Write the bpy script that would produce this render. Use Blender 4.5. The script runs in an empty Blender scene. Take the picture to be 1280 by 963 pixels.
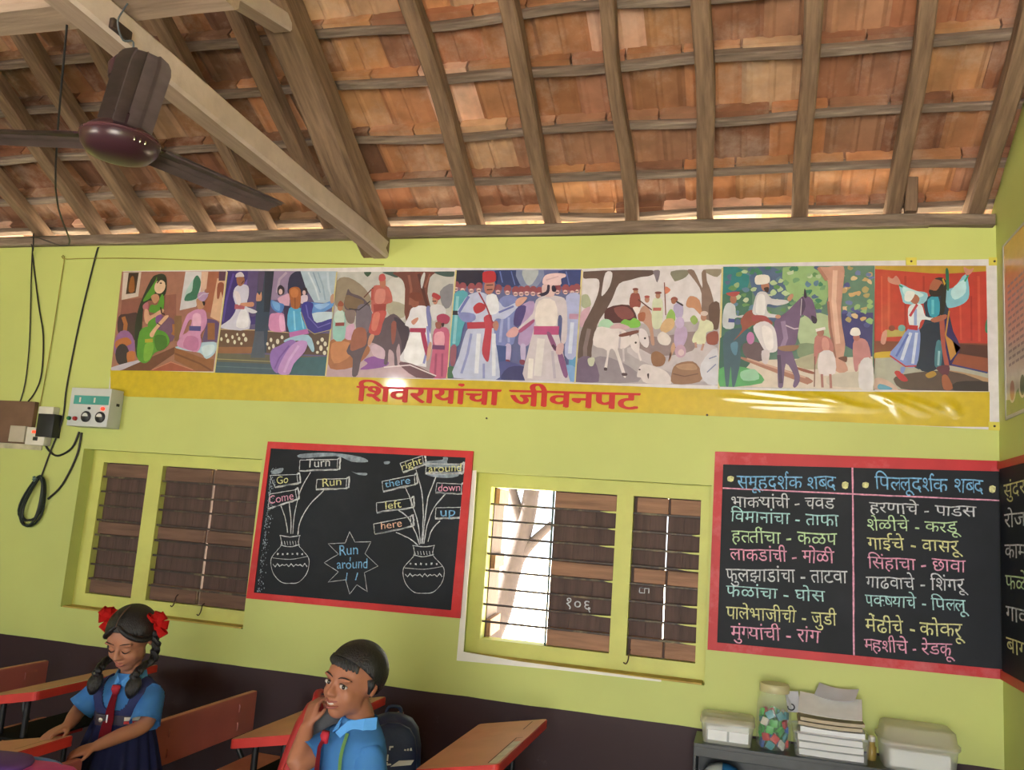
import bpy, bmesh, math, random
from mathutils import Vector, Matrix, Euler, noise
import numpy as np
rnd = random.Random(7)
SC = bpy.context.scene
COL = SC.collection
PI = math.pi
V = Vector

# ------------------------------------------------------------------ camera
FPX, YAW, PITCH, ROLL = 1057.05, 0.28098971, 0.15253948, 0.07274059
CAM = V((0, 0, 1.55))
_f = V((-math.sin(YAW) * math.cos(PITCH), math.cos(YAW) * math.cos(PITCH), math.sin(PITCH)))
_r = V((math.cos(YAW), math.sin(YAW), 0))
_u = _r.cross(_f)
_r, _u = _r * math.cos(ROLL) + _u * math.sin(ROLL), -_r * math.sin(ROLL) + _u * math.cos(ROLL)
cd = bpy.data.cameras.new('camera')
cam = bpy.data.objects.new('camera', cd)
COL.objects.link(cam)
cd.sensor_width = 36
cd.lens = FPX / 1280 * 36
cd.clip_start = 0.05
cam.matrix_world = Matrix(((_r.x, _u.x, -_f.x, 0), (_r.y, _u.y, -_f.y, 0), (_r.z, _u.z, -_f.z, 1.55), (0, 0, 0, 1)))
SC.camera = cam

# ------------------------------------------------------------------ world, sun, daylight at the room's openings, exposure
w = bpy.data.worlds.new('sky'); SC.world = w; w.use_nodes = True
bg = w.node_tree.nodes['Background']
bg.inputs[0].default_value = (0.86, 0.93, 1.0, 1); bg.inputs[1].default_value = 3.0
sd = bpy.data.lights.new('sun', 'SUN'); sd.energy = 120.0; sd.angle = 0.01; sd.color = (1, 0.93, 0.8)
sun = bpy.data.objects.new('sun', sd); COL.objects.link(sun)
sun.rotation_euler = V((.70, -.12, -.70)).to_track_quat('-Z', 'Y').to_euler()      # along the building, so no beam enters the room

def area(name, loc, target, sx, sy, power, color=(1, 1, 1)):
    l = bpy.data.lights.new(name, 'AREA'); l.shape = 'RECTANGLE'; l.size = sx; l.size_y = sy
    l.energy = power; l.color = color
    o = bpy.data.objects.new(name, l); COL.objects.link(o)
    o.location = loc
    o.rotation_euler = (V(target) - V(loc)).to_track_quat('-Z', 'Y').to_euler()
    return o
for o_, sp in ((area('door_daylight', (.02, -1.98, 1.3), (.6, 3.9, 1.35), 1.5, 2.1, 116, (0.95, 0.98, 1.0)), 160),
               (area('window_daylight', (-4.85, -1.98, 1.45), (-4.4, 3.9, 1.0), 1.6, 1.1, 66, (0.95, 0.98, 1.0)), 160)):
    o_.data.spread = math.radians(sp)
area('eave_gap_daylight', (-4.35, -2.0, 3.06), (-1.71, 3.9, 2.155), 0.16, 0.09, 15, (1, 0.98, 0.95))
vs = SC.view_settings
vs.view_transform = 'Standard'; vs.look = 'None'; vs.exposure = -0.27; vs.gamma = 1.0; vs.use_curve_mapping = False

# ------------------------------------------------------------------ helpers
W = 3.9                      # the far wall's room face
def ray(px, py): return _f * FPX + _r * (px - 640) - _u * (py - 481.5)
def at_y(px, py, y=W): d = ray(px, py); return CAM + d * (y / d.y)
def at_z(px, py, z): d = ray(px, py); return CAM + d * ((z - 1.55) / d.z)
def at_x(px, py, x): d = ray(px, py); return CAM + d * (x / d.x)
def at_d(px, py, t): return CAM + ray(px, py) / FPX * t

def lin(c):
    if isinstance(c, str):
        c = c.lstrip('#'); c = tuple(int(c[i:i + 2], 16) for i in (0, 2, 4))
    return tuple((x / 255 / 12.92) if x / 255 <= .04045 else ((x / 255 + .055) / 1.055) ** 2.4 for x in c)

def mat(name, c, rough=.6, var=.12, scale=8, bump=0, bscale=40, metal=0, spec=.4, stretch=None, attr=None, c2=None, c2amt=.5):
    m = bpy.data.materials.new(name); m.use_nodes = True
    nt = m.node_tree; N = nt.nodes; L = nt.links
    b = N['Principled BSDF']; b.inputs['Roughness'].default_value = rough; b.inputs['Metallic'].default_value = metal
    b.inputs['Specular IOR Level'].default_value = spec
    tc = N.new('ShaderNodeTexCoord'); mp = N.new('ShaderNodeMapping'); L.new(tc.outputs['Object'], mp.inputs['Vector'])
    if stretch: mp.inputs['Scale'].default_value = stretch
    n = N.new('ShaderNodeTexNoise'); n.inputs['Scale'].default_value = scale; n.inputs['Detail'].default_value = 5
    L.new(mp.outputs[0], n.inputs['Vector'])
    rp = N.new('ShaderNodeMapRange'); rp.inputs['From Min'].default_value = .3; rp.inputs['From Max'].default_value = .7
    rp.inputs['To Min'].default_value = 1 - var; rp.inputs['To Max'].default_value = 1 + var
    L.new(n.outputs['Fac'], rp.inputs['Value'])
    mx = N.new('ShaderNodeMix'); mx.data_type = 'RGBA'; mx.blend_type = 'MULTIPLY'; mx.inputs['Factor'].default_value = 1
    if attr:
        a = N.new('ShaderNodeAttribute'); a.attribute_name = attr; src = a.outputs['Color']
    else:
        rg = N.new('ShaderNodeRGB'); rg.outputs[0].default_value = (*lin(c), 1); src = rg.outputs[0]
    if c2:
        n2 = N.new('ShaderNodeTexNoise'); n2.inputs['Scale'].default_value = scale * .45; n2.inputs['Detail'].default_value = 8
        n2.inputs['Roughness'].default_value = .7
        L.new(mp.outputs[0], n2.inputs['Vector'])
        r2 = N.new('ShaderNodeMapRange'); r2.inputs['From Min'].default_value = .5; r2.inputs['From Max'].default_value = .68
        r2.inputs['To Max'].default_value = c2amt; L.new(n2.outputs['Fac'], r2.inputs['Value'])
        m2 = N.new('ShaderNodeMix'); m2.data_type = 'RGBA'; L.new(r2.outputs[0], m2.inputs['Factor'])
        L.new(src, m2.inputs['A']); m2.inputs['B'].default_value = (*lin(c2), 1); src = m2.outputs['Result']
    L.new(src, mx.inputs['A']); L.new(rp.outputs[0], mx.inputs['B'])
    L.new(mx.outputs['Result'], b.inputs['Base Color'])
    if bump:
        nb = N.new('ShaderNodeTexNoise'); nb.inputs['Scale'].default_value = bscale; nb.inputs['Detail'].default_value = 6
        L.new(mp.outputs[0], nb.inputs['Vector'])
        bp = N.new('ShaderNodeBump'); bp.inputs['Strength'].default_value = bump; bp.inputs['Distance'].default_value = .01
        L.new(nb.outputs['Fac'], bp.inputs['Height']); L.new(bp.outputs[0], b.inputs['Normal'])
    return m

def clear_mat(name, c, rough=.08, alpha=.25, gloss=.5):
    m = bpy.data.materials.new(name); m.use_nodes = True
    nt = m.node_tree; b = nt.nodes['Principled BSDF']
    b.inputs['Base Color'].default_value = (*lin(c), 1); b.inputs['Roughness'].default_value = rough
    b.inputs['Alpha'].default_value = alpha; b.inputs['Specular IOR Level'].default_value = gloss
    return m

def glow_mat(name, c, s):
    m = bpy.data.materials.new(name); m.use_nodes = True
    b = m.node_tree.nodes['Principled BSDF']; b.inputs['Base Color'].default_value = (*lin(c), 1)
    b.inputs['Emission Color'].default_value = (*lin(c), 1); b.inputs['Emission Strength'].default_value = s
    return m

def link(name, me, m, parent=None, world=False):
    o = bpy.data.objects.new(name, me); COL.objects.link(o)
    for k in (m if isinstance(m, (list, tuple)) else [m]):
        if k and len(me.materials) < 8: me.materials.append(k)
    if parent:
        o.parent = parent
        if world: o.matrix_parent_inverse = base_matrix(parent).inverted()
    return o
def base_matrix(o):
    return (base_matrix(o.parent) @ o.matrix_parent_inverse if o.parent else Matrix()) @ Matrix.LocRotScale(o.location, o.rotation_euler, o.scale)
def obj(name, bm, m, parent=None, world=False, smooth=False):
    me = bpy.data.meshes.new(name)
    bmesh.ops.recalc_face_normals(bm, faces=bm.faces[:]) if not bm.get('keep') else None
    bm['bm'].to_mesh(me) if isinstance(bm, dict) else bm.to_mesh(me)
    bm.free()
    if smooth:
        for p in me.polygons: p.use_smooth = True
    return link(name, me, m, parent, world)
def NB(): return bmesh.new()
def obj(name, bm, m, parent=None, world=False, smooth=False, recalc=True):
    me = bpy.data.meshes.new(name)
    if recalc: bmesh.ops.recalc_face_normals(bm, faces=bm.faces[:])
    bm.to_mesh(me); bm.free()
    if smooth:
        for p in me.polygons: p.use_smooth = True
        if smooth != 'all':
            try: me.set_sharp_from_angle(angle=math.radians(50))
            except Exception: pass
    return link(name, me, m, parent, world)
def tag(o, label, cat, group=None, kind=None):
    if label: o['label'] = label
    if cat: o['category'] = cat
    if group: o['group'] = group
    if kind: o['kind'] = kind
    return o
def struct(name, bm, m, label=None, parent=None, smooth=False, group=None):
    o = obj(name, bm, m, parent, smooth=smooth); o['kind'] = 'structure'
    if label: o['label'] = label
    if group: o['group'] = group
    return o
def thing(name, label, cat, loc=(0, 0, 0), rotz=0, group=None):
    o = bpy.data.objects.new(name, None); COL.objects.link(o); o.empty_display_size = .1
    o.location = loc; o.rotation_euler = (0, 0, rotz)
    return tag(o, label, cat, group)
def copy_tree(o, parent=None):
    c = o.copy(); COL.objects.link(c)
    if parent: c.parent = parent
    for ch in list(o.children): copy_tree(ch, c)
    return c

def add_box(bm, x0, x1, y0, y1, z0, z1, M=None, bev=0, mi=0):
    r = bmesh.ops.create_cube(bm, size=1)
    vs_ = r['verts']
    for v in vs_:
        v.co = V(((x0 + x1) / 2 + v.co.x * (x1 - x0), (y0 + y1) / 2 + v.co.y * (y1 - y0), (z0 + z1) / 2 + v.co.z * (z1 - z0)))
    fs = list({f for v in vs_ for f in v.link_faces})
    for f in fs: f.material_index = mi
    if bev:
        es = list({e for v in vs_ for e in v.link_edges})
        rr = bmesh.ops.bevel(bm, geom=es, offset=bev, segments=2, affect='EDGES', profile=.6)
        vs_ = list({v for f in rr['faces'] for v in f.verts})
    if M is not None:
        for v in vs_: v.co = M @ v.co
    return vs_
def frames(pts):
    out = []; n = len(pts); up = None
    for i in range(n):
        t = (pts[min(i + 1, n - 1)] - pts[max(i - 1, 0)])
        t = t.normalized() if t.length > 1e-9 else V((0, 0, 1))
        if up is None:
            a = V((0, 0, 1)) if abs(t.z) < .9 else V((1, 0, 0))
        else: a = up
        s = t.cross(a).normalized() if t.cross(a).length > 1e-6 else t.orthogonal().normalized()
        up = s.cross(t).normalized(); out.append((t, s, up))
    return out
def add_tube(bm, pts, r, seg=8, caps=True, flat=1.0):
    pts = [V(p) for p in pts]; fr = frames(pts); rings = []
    for i, p in enumerate(pts):
        rr = r[i] if isinstance(r, (list, tuple)) else r
        _, s, u = fr[i]
        rings.append([bm.verts.new(p + s * math.cos(2 * PI * k / seg) * rr + u * math.sin(2 * PI * k / seg) * rr * flat) for k in range(seg)])
    for a, b in zip(rings, rings[1:]):
        for k in range(seg): bm.faces.new((a[k], a[(k + 1) % seg], b[(k + 1) % seg], b[k]))
    if caps: bm.faces.new(rings[0][::-1]); bm.faces.new(rings[-1])
    return rings
def add_loft(bm, rings, caps=True):
    vr = [[bm.verts.new(p) for p in r] for r in rings]; n = len(vr[0])
    for a, b in zip(vr, vr[1:]):
        for k in range(n): bm.faces.new((a[k], a[(k + 1) % n], b[(k + 1) % n], b[k]))
    if caps: bm.faces.new(vr[0][::-1]); bm.faces.new(vr[-1])
    return vr
def ell(c, rx, ry, n=32, rot=0, sq=1.0):
    out = []
    for k in range(n):
        a = 2 * PI * k / n; ca, sa = math.cos(a), math.sin(a)
        x = math.copysign(abs(ca) ** sq, ca) * rx; y = math.copysign(abs(sa) ** sq, sa) * ry
        out.append(V((c[0] + x * math.cos(rot) - y * math.sin(rot), c[1] + x * math.sin(rot) + y * math.cos(rot), c[2])))
    return out
def add_lathe(bm, prof, c=(0, 0, 0), seg=32, caps=True):
    return add_loft(bm, [[V((c[0] + r * math.cos(2 * PI * k / seg), c[1] + r * math.sin(2 * PI * k / seg), c[2] + z)) for k in range(seg)] for r, z in prof], caps)
def add_ball(bm, c, r, seg=16, M=None):
    q = bmesh.ops.create_uvsphere(bm, u_segments=seg, v_segments=max(6, seg // 2 + 2), radius=1)
    r = (r, r, r) if not isinstance(r, (tuple, list)) else r
    for v in q['verts']:
        p = V((v.co.x * r[0], v.co.y * r[1], v.co.z * r[2]))
        if M is not None: p = M @ p
        v.co = p + V(c)
    return q['verts']
def add_prism(bm, pts, d, mi=0):
    """closed polygon pts (3-D) pushed along d"""
    a = [bm.verts.new(V(p)) for p in pts]; b = [bm.verts.new(V(p) + V(d)) for p in pts]
    n = len(a)
    fs = [bm.faces.new(a), bm.faces.new(b[::-1])] + [bm.faces.new((a[k], a[(k + 1) % n], b[(k + 1) % n], b[k])) for k in range(n)]
    for f in fs: f.material_index = mi
def smooth_pts(pts, n=4, closed=True):
    out = []; m = len(pts); rng = range(m if closed else m - 1)
    for i in rng:
        g = (lambda j: pts[j % m]) if closed else (lambda j: pts[max(0, min(m - 1, j))])
        p0, p1, p2, p3 = [V(g(i + k)) for k in (-1, 0, 1, 2)]
        for s in range(n):
            t = s / n
            out.append(.5 * ((2 * p1) + (-p0 + p2) * t + (2 * p0 - 5 * p1 + 4 * p2 - p3) * t * t + (-p0 + 3 * p1 - 3 * p2 + p3) * t ** 3))
    if not closed: out.append(V(pts[-1]))
    return out
def ribbon(bm, pts, wd, nrm=V((0, -1, 0)), jit=0, th=0):
    """flat chalk or paint stroke along pts"""
    pts = [V(p) for p in pts]; L_, R_ = [], []
    for i, p in enumerate(pts):
        t = (pts[min(i + 1, len(pts) - 1)] - pts[max(i - 1, 0)]).normalized(); s = t.cross(nrm).normalized()
        a = wd / 2 * (1 + rnd.uniform(-jit, jit)); b = wd / 2 * (1 + rnd.uniform(-jit, jit))
        L_.append(bm.verts.new(p + s * a)); R_.append(bm.verts.new(p - s * b))
    for i in range(len(pts) - 1): bm.faces.new((L_[i], L_[i + 1], R_[i + 1], R_[i]))
def wood_beam(name, p0, p1, wd, ht, m, label, seed=0, wob=.006, n=26, twist=0, taper=0, cat=None, group=None, up=V((0, 0, 1))):
    p0, p1 = V(p0), V(p1); L_ = (p1 - p0).length
    x = (p1 - p0).normalized(); y = up.cross(x).normalized(); z = x.cross(y)
    bm = NB(); rings = []
    for i in range(n + 1):
        t = i / n
        dy = noise.noise(V((t * 3.1 * L_ / 2, seed * 7.3, 1))) * wob * 2; dz = noise.noise(V((t * 2.7 * L_ / 2, seed * 3.1, 9))) * wob
        dw = 1 + noise.noise(V((t * 5, seed * 1.7, 4))) * wob * 12; dh = 1 + noise.noise(V((t * 6, seed * 2.9, 14))) * wob * 12
        a = wd / 2 * dw * (1 - taper * t); b = ht / 2 * dh * (1 - taper * t); c = min(a, b) * .22
        ring = [(-a + c, -b), (a - c, -b), (a, -b + c), (a, b - c), (a - c, b), (-a + c, b), (-a, b - c), (-a, -b + c)]
        rings.append([V((t * L_, dy + q[0], dz + q[1])) for q in ring])
    add_loft(bm, rings)
    o = obj(name, bm, m)
    o.matrix_world = Matrix(((x.x, y.x, z.x, p0.x), (x.y, y.y, z.y, p0.y), (x.z, y.z, z.z, p0.z), (0, 0, 0, 1)))
    o['kind'] = 'structure'; o['label'] = label
    if group: o['group'] = group
    return o
ORD = 'first second third fourth fifth sixth seventh eighth ninth tenth eleventh twelfth thirteenth'.split()

# ------------------------------------------------------------------ materials
def wall_material():
    m = mat('painted_plaster', (190, 199, 118), .55, .07, 1.6, bump=.12, bscale=14, spec=.35)
    nt = m.node_tree; N = nt.nodes; L = nt.links; b = N['Principled BSDF']
    src = b.inputs['Base Color'].links[0].from_socket
    geo = N.new('ShaderNodeNewGeometry'); sp = N.new('ShaderNodeSeparateXYZ'); L.new(geo.outputs['Position'], sp.inputs[0])
    n = N.new('ShaderNodeTexNoise'); n.inputs['Scale'].default_value = 3; L.new(geo.outputs['Position'], n.inputs['Vector'])
    ad = N.new('ShaderNodeMath'); ad.operation = 'MULTIPLY_ADD'; L.new(n.outputs['Fac'], ad.inputs[0]); ad.inputs[1].default_value = .012; ad.inputs[2].default_value = .70
    lt = N.new('ShaderNodeMath'); lt.operation = 'LESS_THAN'; L.new(sp.outputs['Z'], lt.inputs[0]); L.new(ad.outputs[0], lt.inputs[1])
    # scuffs on the dark dado
    n2 = N.new('ShaderNodeTexNoise'); n2.inputs['Scale'].default_value = 7; n2.inputs['Detail'].default_value = 9; n2.inputs['Roughness'].default_value = .75
    L.new(geo.outputs['Position'], n2.inputs['Vector'])
    r2 = N.new('ShaderNodeMapRange'); r2.inputs['From Min'].default_value = .62; r2.inputs['From Max'].default_value = .8; r2.inputs['To Max'].default_value = .5
    L.new(n2.outputs['Fac'], r2.inputs['Value'])
    md = N.new('ShaderNodeMix'); md.data_type = 'RGBA'; L.new(r2.outputs[0], md.inputs['Factor'])
    md.inputs['A'].default_value = (*lin((52, 32, 36)), 1); md.inputs['B'].default_value = (*lin((120, 100, 105)), 1)
    mx = N.new('ShaderNodeMix'); mx.data_type = 'RGBA'; L.new(lt.outputs[0], mx.inputs['Factor']); L.new(src, mx.inputs['A']); L.new(md.outputs['Result'], mx.inputs['B'])
    L.new(mx.outputs['Result'], b.inputs['Base Color'])
    return m
M_WALL = wall_material()
M_YEL = mat('yellow_paint', (198, 201, 110), .5, .08, 5, bump=.08, c2=(176, 150, 70), c2amt=.25)
M_WHITE = mat('lip_white', (235, 232, 222), .6, .04, 6)
M_FLOOR = mat('cement_floor', (112, 102, 94), .7, .15, 4, bump=.1)
M_WOOD = mat('rafter_wood', (128, 104, 84), .75, .3, 14, bump=.35, bscale=30, stretch=(.35, 4, 4), c2=(86, 66, 54), c2amt=.7)
M_BATTEN = mat('weathered_batten', (118, 102, 90), .8, .35, 14, bump=.4, bscale=30, stretch=(.4, 4, 4), c2=(150, 136, 122), c2amt=.8)
M_TIE = mat('tie_beam_wood', (172, 150, 134), .65, .16, 10, bump=.25, bscale=24, stretch=(.35, 4, 4), c2=(128, 102, 84), c2amt=.4)
M_TILE = mat('clay_tile', None, .85, .22, 9, bump=.25, bscale=30, attr='Col', c2=(214, 196, 180), c2amt=.3)
M_SHUT = mat('shutter_wood', (86, 66, 60), .7, .25, 12, bump=.2, stretch=(3, 3, .3), c2=(64, 48, 44), c2amt=.6)
M_LEDGE = mat('shutter_ledge_wood', (112, 84, 70), .7, .25, 12, bump=.2, stretch=(.3, 3, 3), c2=(86, 64, 54), c2amt=.6)
M_BAR = mat('iron_bar', (62, 50, 45), .5, .3, 22, c2=(150, 138, 96), c2amt=.5)
M_LEDGE2 = mat('pale_ledge_wood', (150, 112, 88), .7, .25, 12, bump=.2, stretch=(.3, 3, 3), c2=(104, 78, 64), c2amt=.5)
M_RED2 = mat('faded_red_paint', (186, 44, 50), .5, .1, 7, spec=.35, c2=(206, 110, 116), c2amt=.75)
M_BLACK = mat('board_black', (27, 31, 38), .6, .2, 5, spec=.25, c2=(46, 50, 58), c2amt=.35)
M_RED = mat('red_frame_paint', (196, 40, 40), .5, .1, 9, spec=.35, c2=(206, 92, 92), c2amt=.3)
# ------------------------------------------------------------------ the room shell
WZ = (.96, 1.68)                                   # window openings, bottom and top
W1 = dict(out=(-3.575, -2.445), op=[(-3.50, -3.20), (-3.107, -2.497)])
W2 = dict(out=(-1.287, -.166), op=[(-1.215, -.598), (-.52, -.213)])
RZ = (.885, 1.745); YF = 3.98
bm = NB()
add_box(bm, -6.0, 1.2, W, 4.08, 0, RZ[0]); add_box(bm, -6.0, 1.2, W, 4.08, RZ[1], 2.55); add_box(bm, -6.0, 1.2, W, 3.99, 2.55, 2.93)
for a, b in ((-6.0, W1['out'][0]), (W1['out'][1], W2['out'][0]), (W2['out'][1], 1.2)): add_box(bm, a, b, W, 4.08, RZ[0], RZ[1])
struct('wall_back', bm, M_WALL, 'yellow painted far wall with a dark maroon dado')
T = math.tan(math.radians(30)); ZP = 2.99
def zroof(y, off=0): return ZP + off + (T * (W - y) if y >= .9 else T * (y + 2.1))
bm = NB()
add_prism(bm, [(.986, 4.13, 0), (.986, 4.13, zroof(4.13, .06)), (.986, .9, zroof(.9, .06)), (.986, -2.3, zroof(-2.3, .06)), (.986, -2.3, 0)], (.214, 0, 0))
struct('wall_right', bm, M_WALL, 'yellow painted gable wall beside the camera, carrying a long blackboard')
bm = NB()
add_prism(bm, [(-6.0, 4.13, 0), (-6.0, 4.13, zroof(4.13, .06)), (-6.0, .9, zroof(.9, .06)), (-6.0, -2.3, zroof(-2.3, .06)), (-6.0, -2.3, 0)], (-.2, 0, 0))
struct('wall_left', bm, M_WALL, 'yellow painted gable wall at the far end of the room')
bm = NB()                                            # front wall behind the camera: a doorway and a window
add_box(bm, -6, -5.7, -2.3, -2.1, 0, 2.93); add_box(bm, -4.0, -1.0, -2.3, -2.1, 0, 2.93); add_box(bm, .85, 1.2, -2.3, -2.1, 0, 2.93)
add_box(bm, -5.7, -4.0, -2.3, -2.1, 0, .9); add_box(bm, -5.7, -4.0, -2.3, -2.1, 2.1, 2.93); add_box(bm, -1.0, .85, -2.3, -2.1, 2.4, 2.93)
struct('wall_front', bm, M_WALL, 'yellow painted wall behind the camera with a doorway and a window')
bm = NB(); add_box(bm, -6.2, 1.2, -2.3, 4.13, -.1, 0)
struct('floor', bm, M_FLOOR, 'grey cement classroom floor')
bm = NB(); add_box(bm, -22, 16, 4.08, 32, -.12, -.02); add_box(bm, -22, 16, -16, -2.3, -.12, -.02)
struct('ground', bm, mat('pale_soil', (226, 214, 194), .9, .12, .8), 'pale sunlit school yard seen through the open shutter')

# ---- windows with bars and shutters
def window(n, spec, label):
    bm = NB(); x0, x1 = spec['out']; (a0, a1), (b0, b1) = spec['op']
    y0, y1 = YF, YF + .1
    TB = YF + .010
    add_box(bm, x0, a0, y0, y1, *RZ); add_box(bm, a1, b0, y0, y1, *RZ); add_box(bm, b1, x1, y0, y1, *RZ)
    for c0, c1 in ((a0, a1), (b0, b1)):
        add_box(bm, c0, c1, y0, y1, RZ[0], WZ[0]); add_box(bm, c0, c1, y0, y1, WZ[1], RZ[1])
    f = struct('window_%d' % n, bm, M_YEL, label)
    for c0, c1 in ((a0, a1), (b0, b1)):
        for k in range(1, 9):
            z = WZ[0] + (WZ[1] - WZ[0]) * k / 9 + rnd.uniform(-.003, .003); bm = NB()
            add_box(bm, c0 - .01, c1 + .01, TB, TB + .009, z - .005, z + .005, bev=.0015)
            br = obj('bar', bm, M_BAR, f, world=True)
            if n == 2 and rnd.random() < .7:                                       # yellow wall paint run along the end of the bar
                ln = rnd.uniform(.035, .10); bm = NB()
                add_prism(bm, [(c1 - ln, TB - .001, z + .001), (c1, TB - .001, z + .0055), (c1, TB - .001, z - .0045), (c1 - ln * .5, TB - .001, z - .0035)], (0, .002, 0))
                obj('paint_run', bm, M_YEL, br, world=True)
    return f
win1 = window(1, W1, 'yellow framed left window with closed brown shutters behind iron bars')
win2 = window(2, W2, 'yellow framed middle window with one shutter leaf open to the bright yard')
def leaf(parent, x0, x1, y=YF + .046, rot=0, hinge=None, name='shutter', lap=0, lm=None):
    bm = NB(); n = max(2, round((x1 - x0) / .1)); z0, z1 = WZ[0] + .001, WZ[1] - .0002
    for k in range(n):
        a = x0 + (x1 - x0) * k / n; b = x0 + (x1 - x0) * (k + 1) / n
        add_box(bm, a + .0004, b - .0004, y, y + .02, z0, z1)
    M = None
    if rot: M = Matrix.Translation(V((hinge, y, 0))) @ Matrix.Rotation(rot, 4, 'Z') @ Matrix.Translation(V((-hinge, -y, 0)))
    if M: bmesh.ops.transform(bm, matrix=M, verts=bm.verts)
    s = obj(name, bm, M_SHUT, parent, world=True)
    for za, zb in ((z1 - .082, z1 - .004), ((z0 + z1) / 2 - .035, (z0 + z1) / 2 + .03), (z0 + .002, z0 + .085)):
        bm = NB(); add_box(bm, x0 + .004 + (lap if lap > 0 else 0), x1 - .004 + lap, y - .022, y, za, zb, bev=.003)
        if M: bmesh.ops.transform(bm, matrix=M, verts=bm.verts)
        obj('ledge', bm, lm or M_LEDGE, s, world=True)
    return s
leaf(win1, -3.50, -3.20)
leaf(win1, -3.107, -2.809); leaf(win1, -2.796, -2.497)
sh = leaf(win2, -.903, -.598, lm=M_LEDGE2)
leaf(win2, -.52, -.3675, lap=.011, lm=M_LEDGE2); leaf(win2, -.3620, -.213, lap=.0075, lm=M_LEDGE2)
leaf(win2, -1.210, -.905, y=YF + .062, rot=math.radians(97), hinge=-1.210, lm=M_LEDGE2)
bm = NB(); add_tube(bm, [(-.905, YF + .028, .95), (-.908, YF + .028, 1.69)], .005); obj('upright_rod', bm, mat('rod_green', (60, 84, 78), .5), win2, world=True, smooth=True)
# chalk on the shutters
# white lip round the left and lower edge of the middle window
bm = NB()
e = [(-1.291, 1.75), (-1.272, 1.752), (-1.268, 1.5), (-1.272, 1.2), (-1.266, .905), (-1.0, .892), (-.6, .889), (-.35, .887), (-.35, .879), (-.8, .876), (-1.1, .868), (-1.296, .862)]
add_prism(bm, [(x, W - .004, z) for x, z in e], (0, .006, 0))
obj('white_lip', bm, M_WHITE, win2, world=True)['label'] = 'white lip along the left and lower edge'
for wdw, (x0, x1) in ((win1, W1['out']), (win2, W2['out'])):
    bm = NB(); add_box(bm, x0 + .01, x1 - .01, W + .004, YF + .01, RZ[0] - .004, RZ[0] + .008, bev=.003)
    obj('sill', bm, mat('stained_sill', (184, 160, 74), .6, .2, 9, c2=(150, 96, 48), c2amt=.7), wdw, world=True)
def hook(px, py, parent, dx=.0):
    p = at_y(px, py, YF - .004); bm = NB()
    add_tube(bm, smooth_pts([p + V((.004, .002, .055)), p + V((.002, -.012, .045)), p + V((-.002, -.016, .01)), p + V((-.01, -.02, -.006)), p + V((-.022, -.016, -.002))], 4, False), .0028, 6)
    obj('hook', bm, mat('rusty_iron', (70, 50, 40), .7), parent, world=True, smooth=True)
hook(786, 828, win2); hook(253, 768, win1); hook(220, 757, win1)

# ---- the yard tree
bm = NB(); Y = 8.6
pts = [at_y(612, 800, Y), at_y(626, 765, Y), at_y(637, 722, Y), at_y(650, 680, Y), at_y(660, 640, Y), at_y(668, 600, Y), at_y(690, 540, Y)]
g0 = V((pts[0].x - .05, Y, -.05))
add_tube(bm, smooth_pts([g0] + pts, 4, False), [.125 - .0018 * i for i in range(29)], 12)
tk = thing('yard_tree', 'pale forked tree standing in the sunlit yard outside the open shutter', 'tree', g0)
obj('trunk', bm, mat('pale_bark', (66, 58, 60), .9, .2, 6, bump=.3), tk, world=True, smooth=True)
for a in ([(640, 715), (655, 690), (672, 672), (690, 655)], [(655, 660), (648, 640), (640, 610), (632, 560)]):
    bm = NB(); add_tube(bm, smooth_pts([at_y(x, y, Y) for x, y in a], 4, False), [.07 - .003 * i for i in range(13)], 10)
    obj('limb', bm, bpy.data.materials['pale_bark'], tk, world=True, smooth=True)
bm = NB(); r3 = random.Random(3)
cen = at_y(690, 520, Y)
for k in range(900):
    c = cen + V((r3.gauss(0, 1.0), r3.gauss(0, .8), r3.gauss(.6, .55)))
    Mx = Euler((r3.uniform(0, 6), r3.uniform(0, 6), r3.uniform(0, 6))).to_matrix()
    bm.faces.new([bm.verts.new(c + Mx @ V(p)) for p in ((-.09, 0, 0), (0, -.035, .01), (.09, 0, 0), (0, .035, .01))])
o = obj('foliage', bm, mat('leaf_green', (70, 90, 44), .6, .3, 3), tk, world=True); o['kind'] = 'stuff'

# ------------------------------------------------------------------ the roof
r5 = random.Random(5)
COSR, SINR = math.cos(math.radians(30)), math.sin(math.radians(30))
by = [3.984, 3.785, 3.545, 3.286, 3.069]
while by[-1] > 1.15: by.append(by[-1] - .25)
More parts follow.
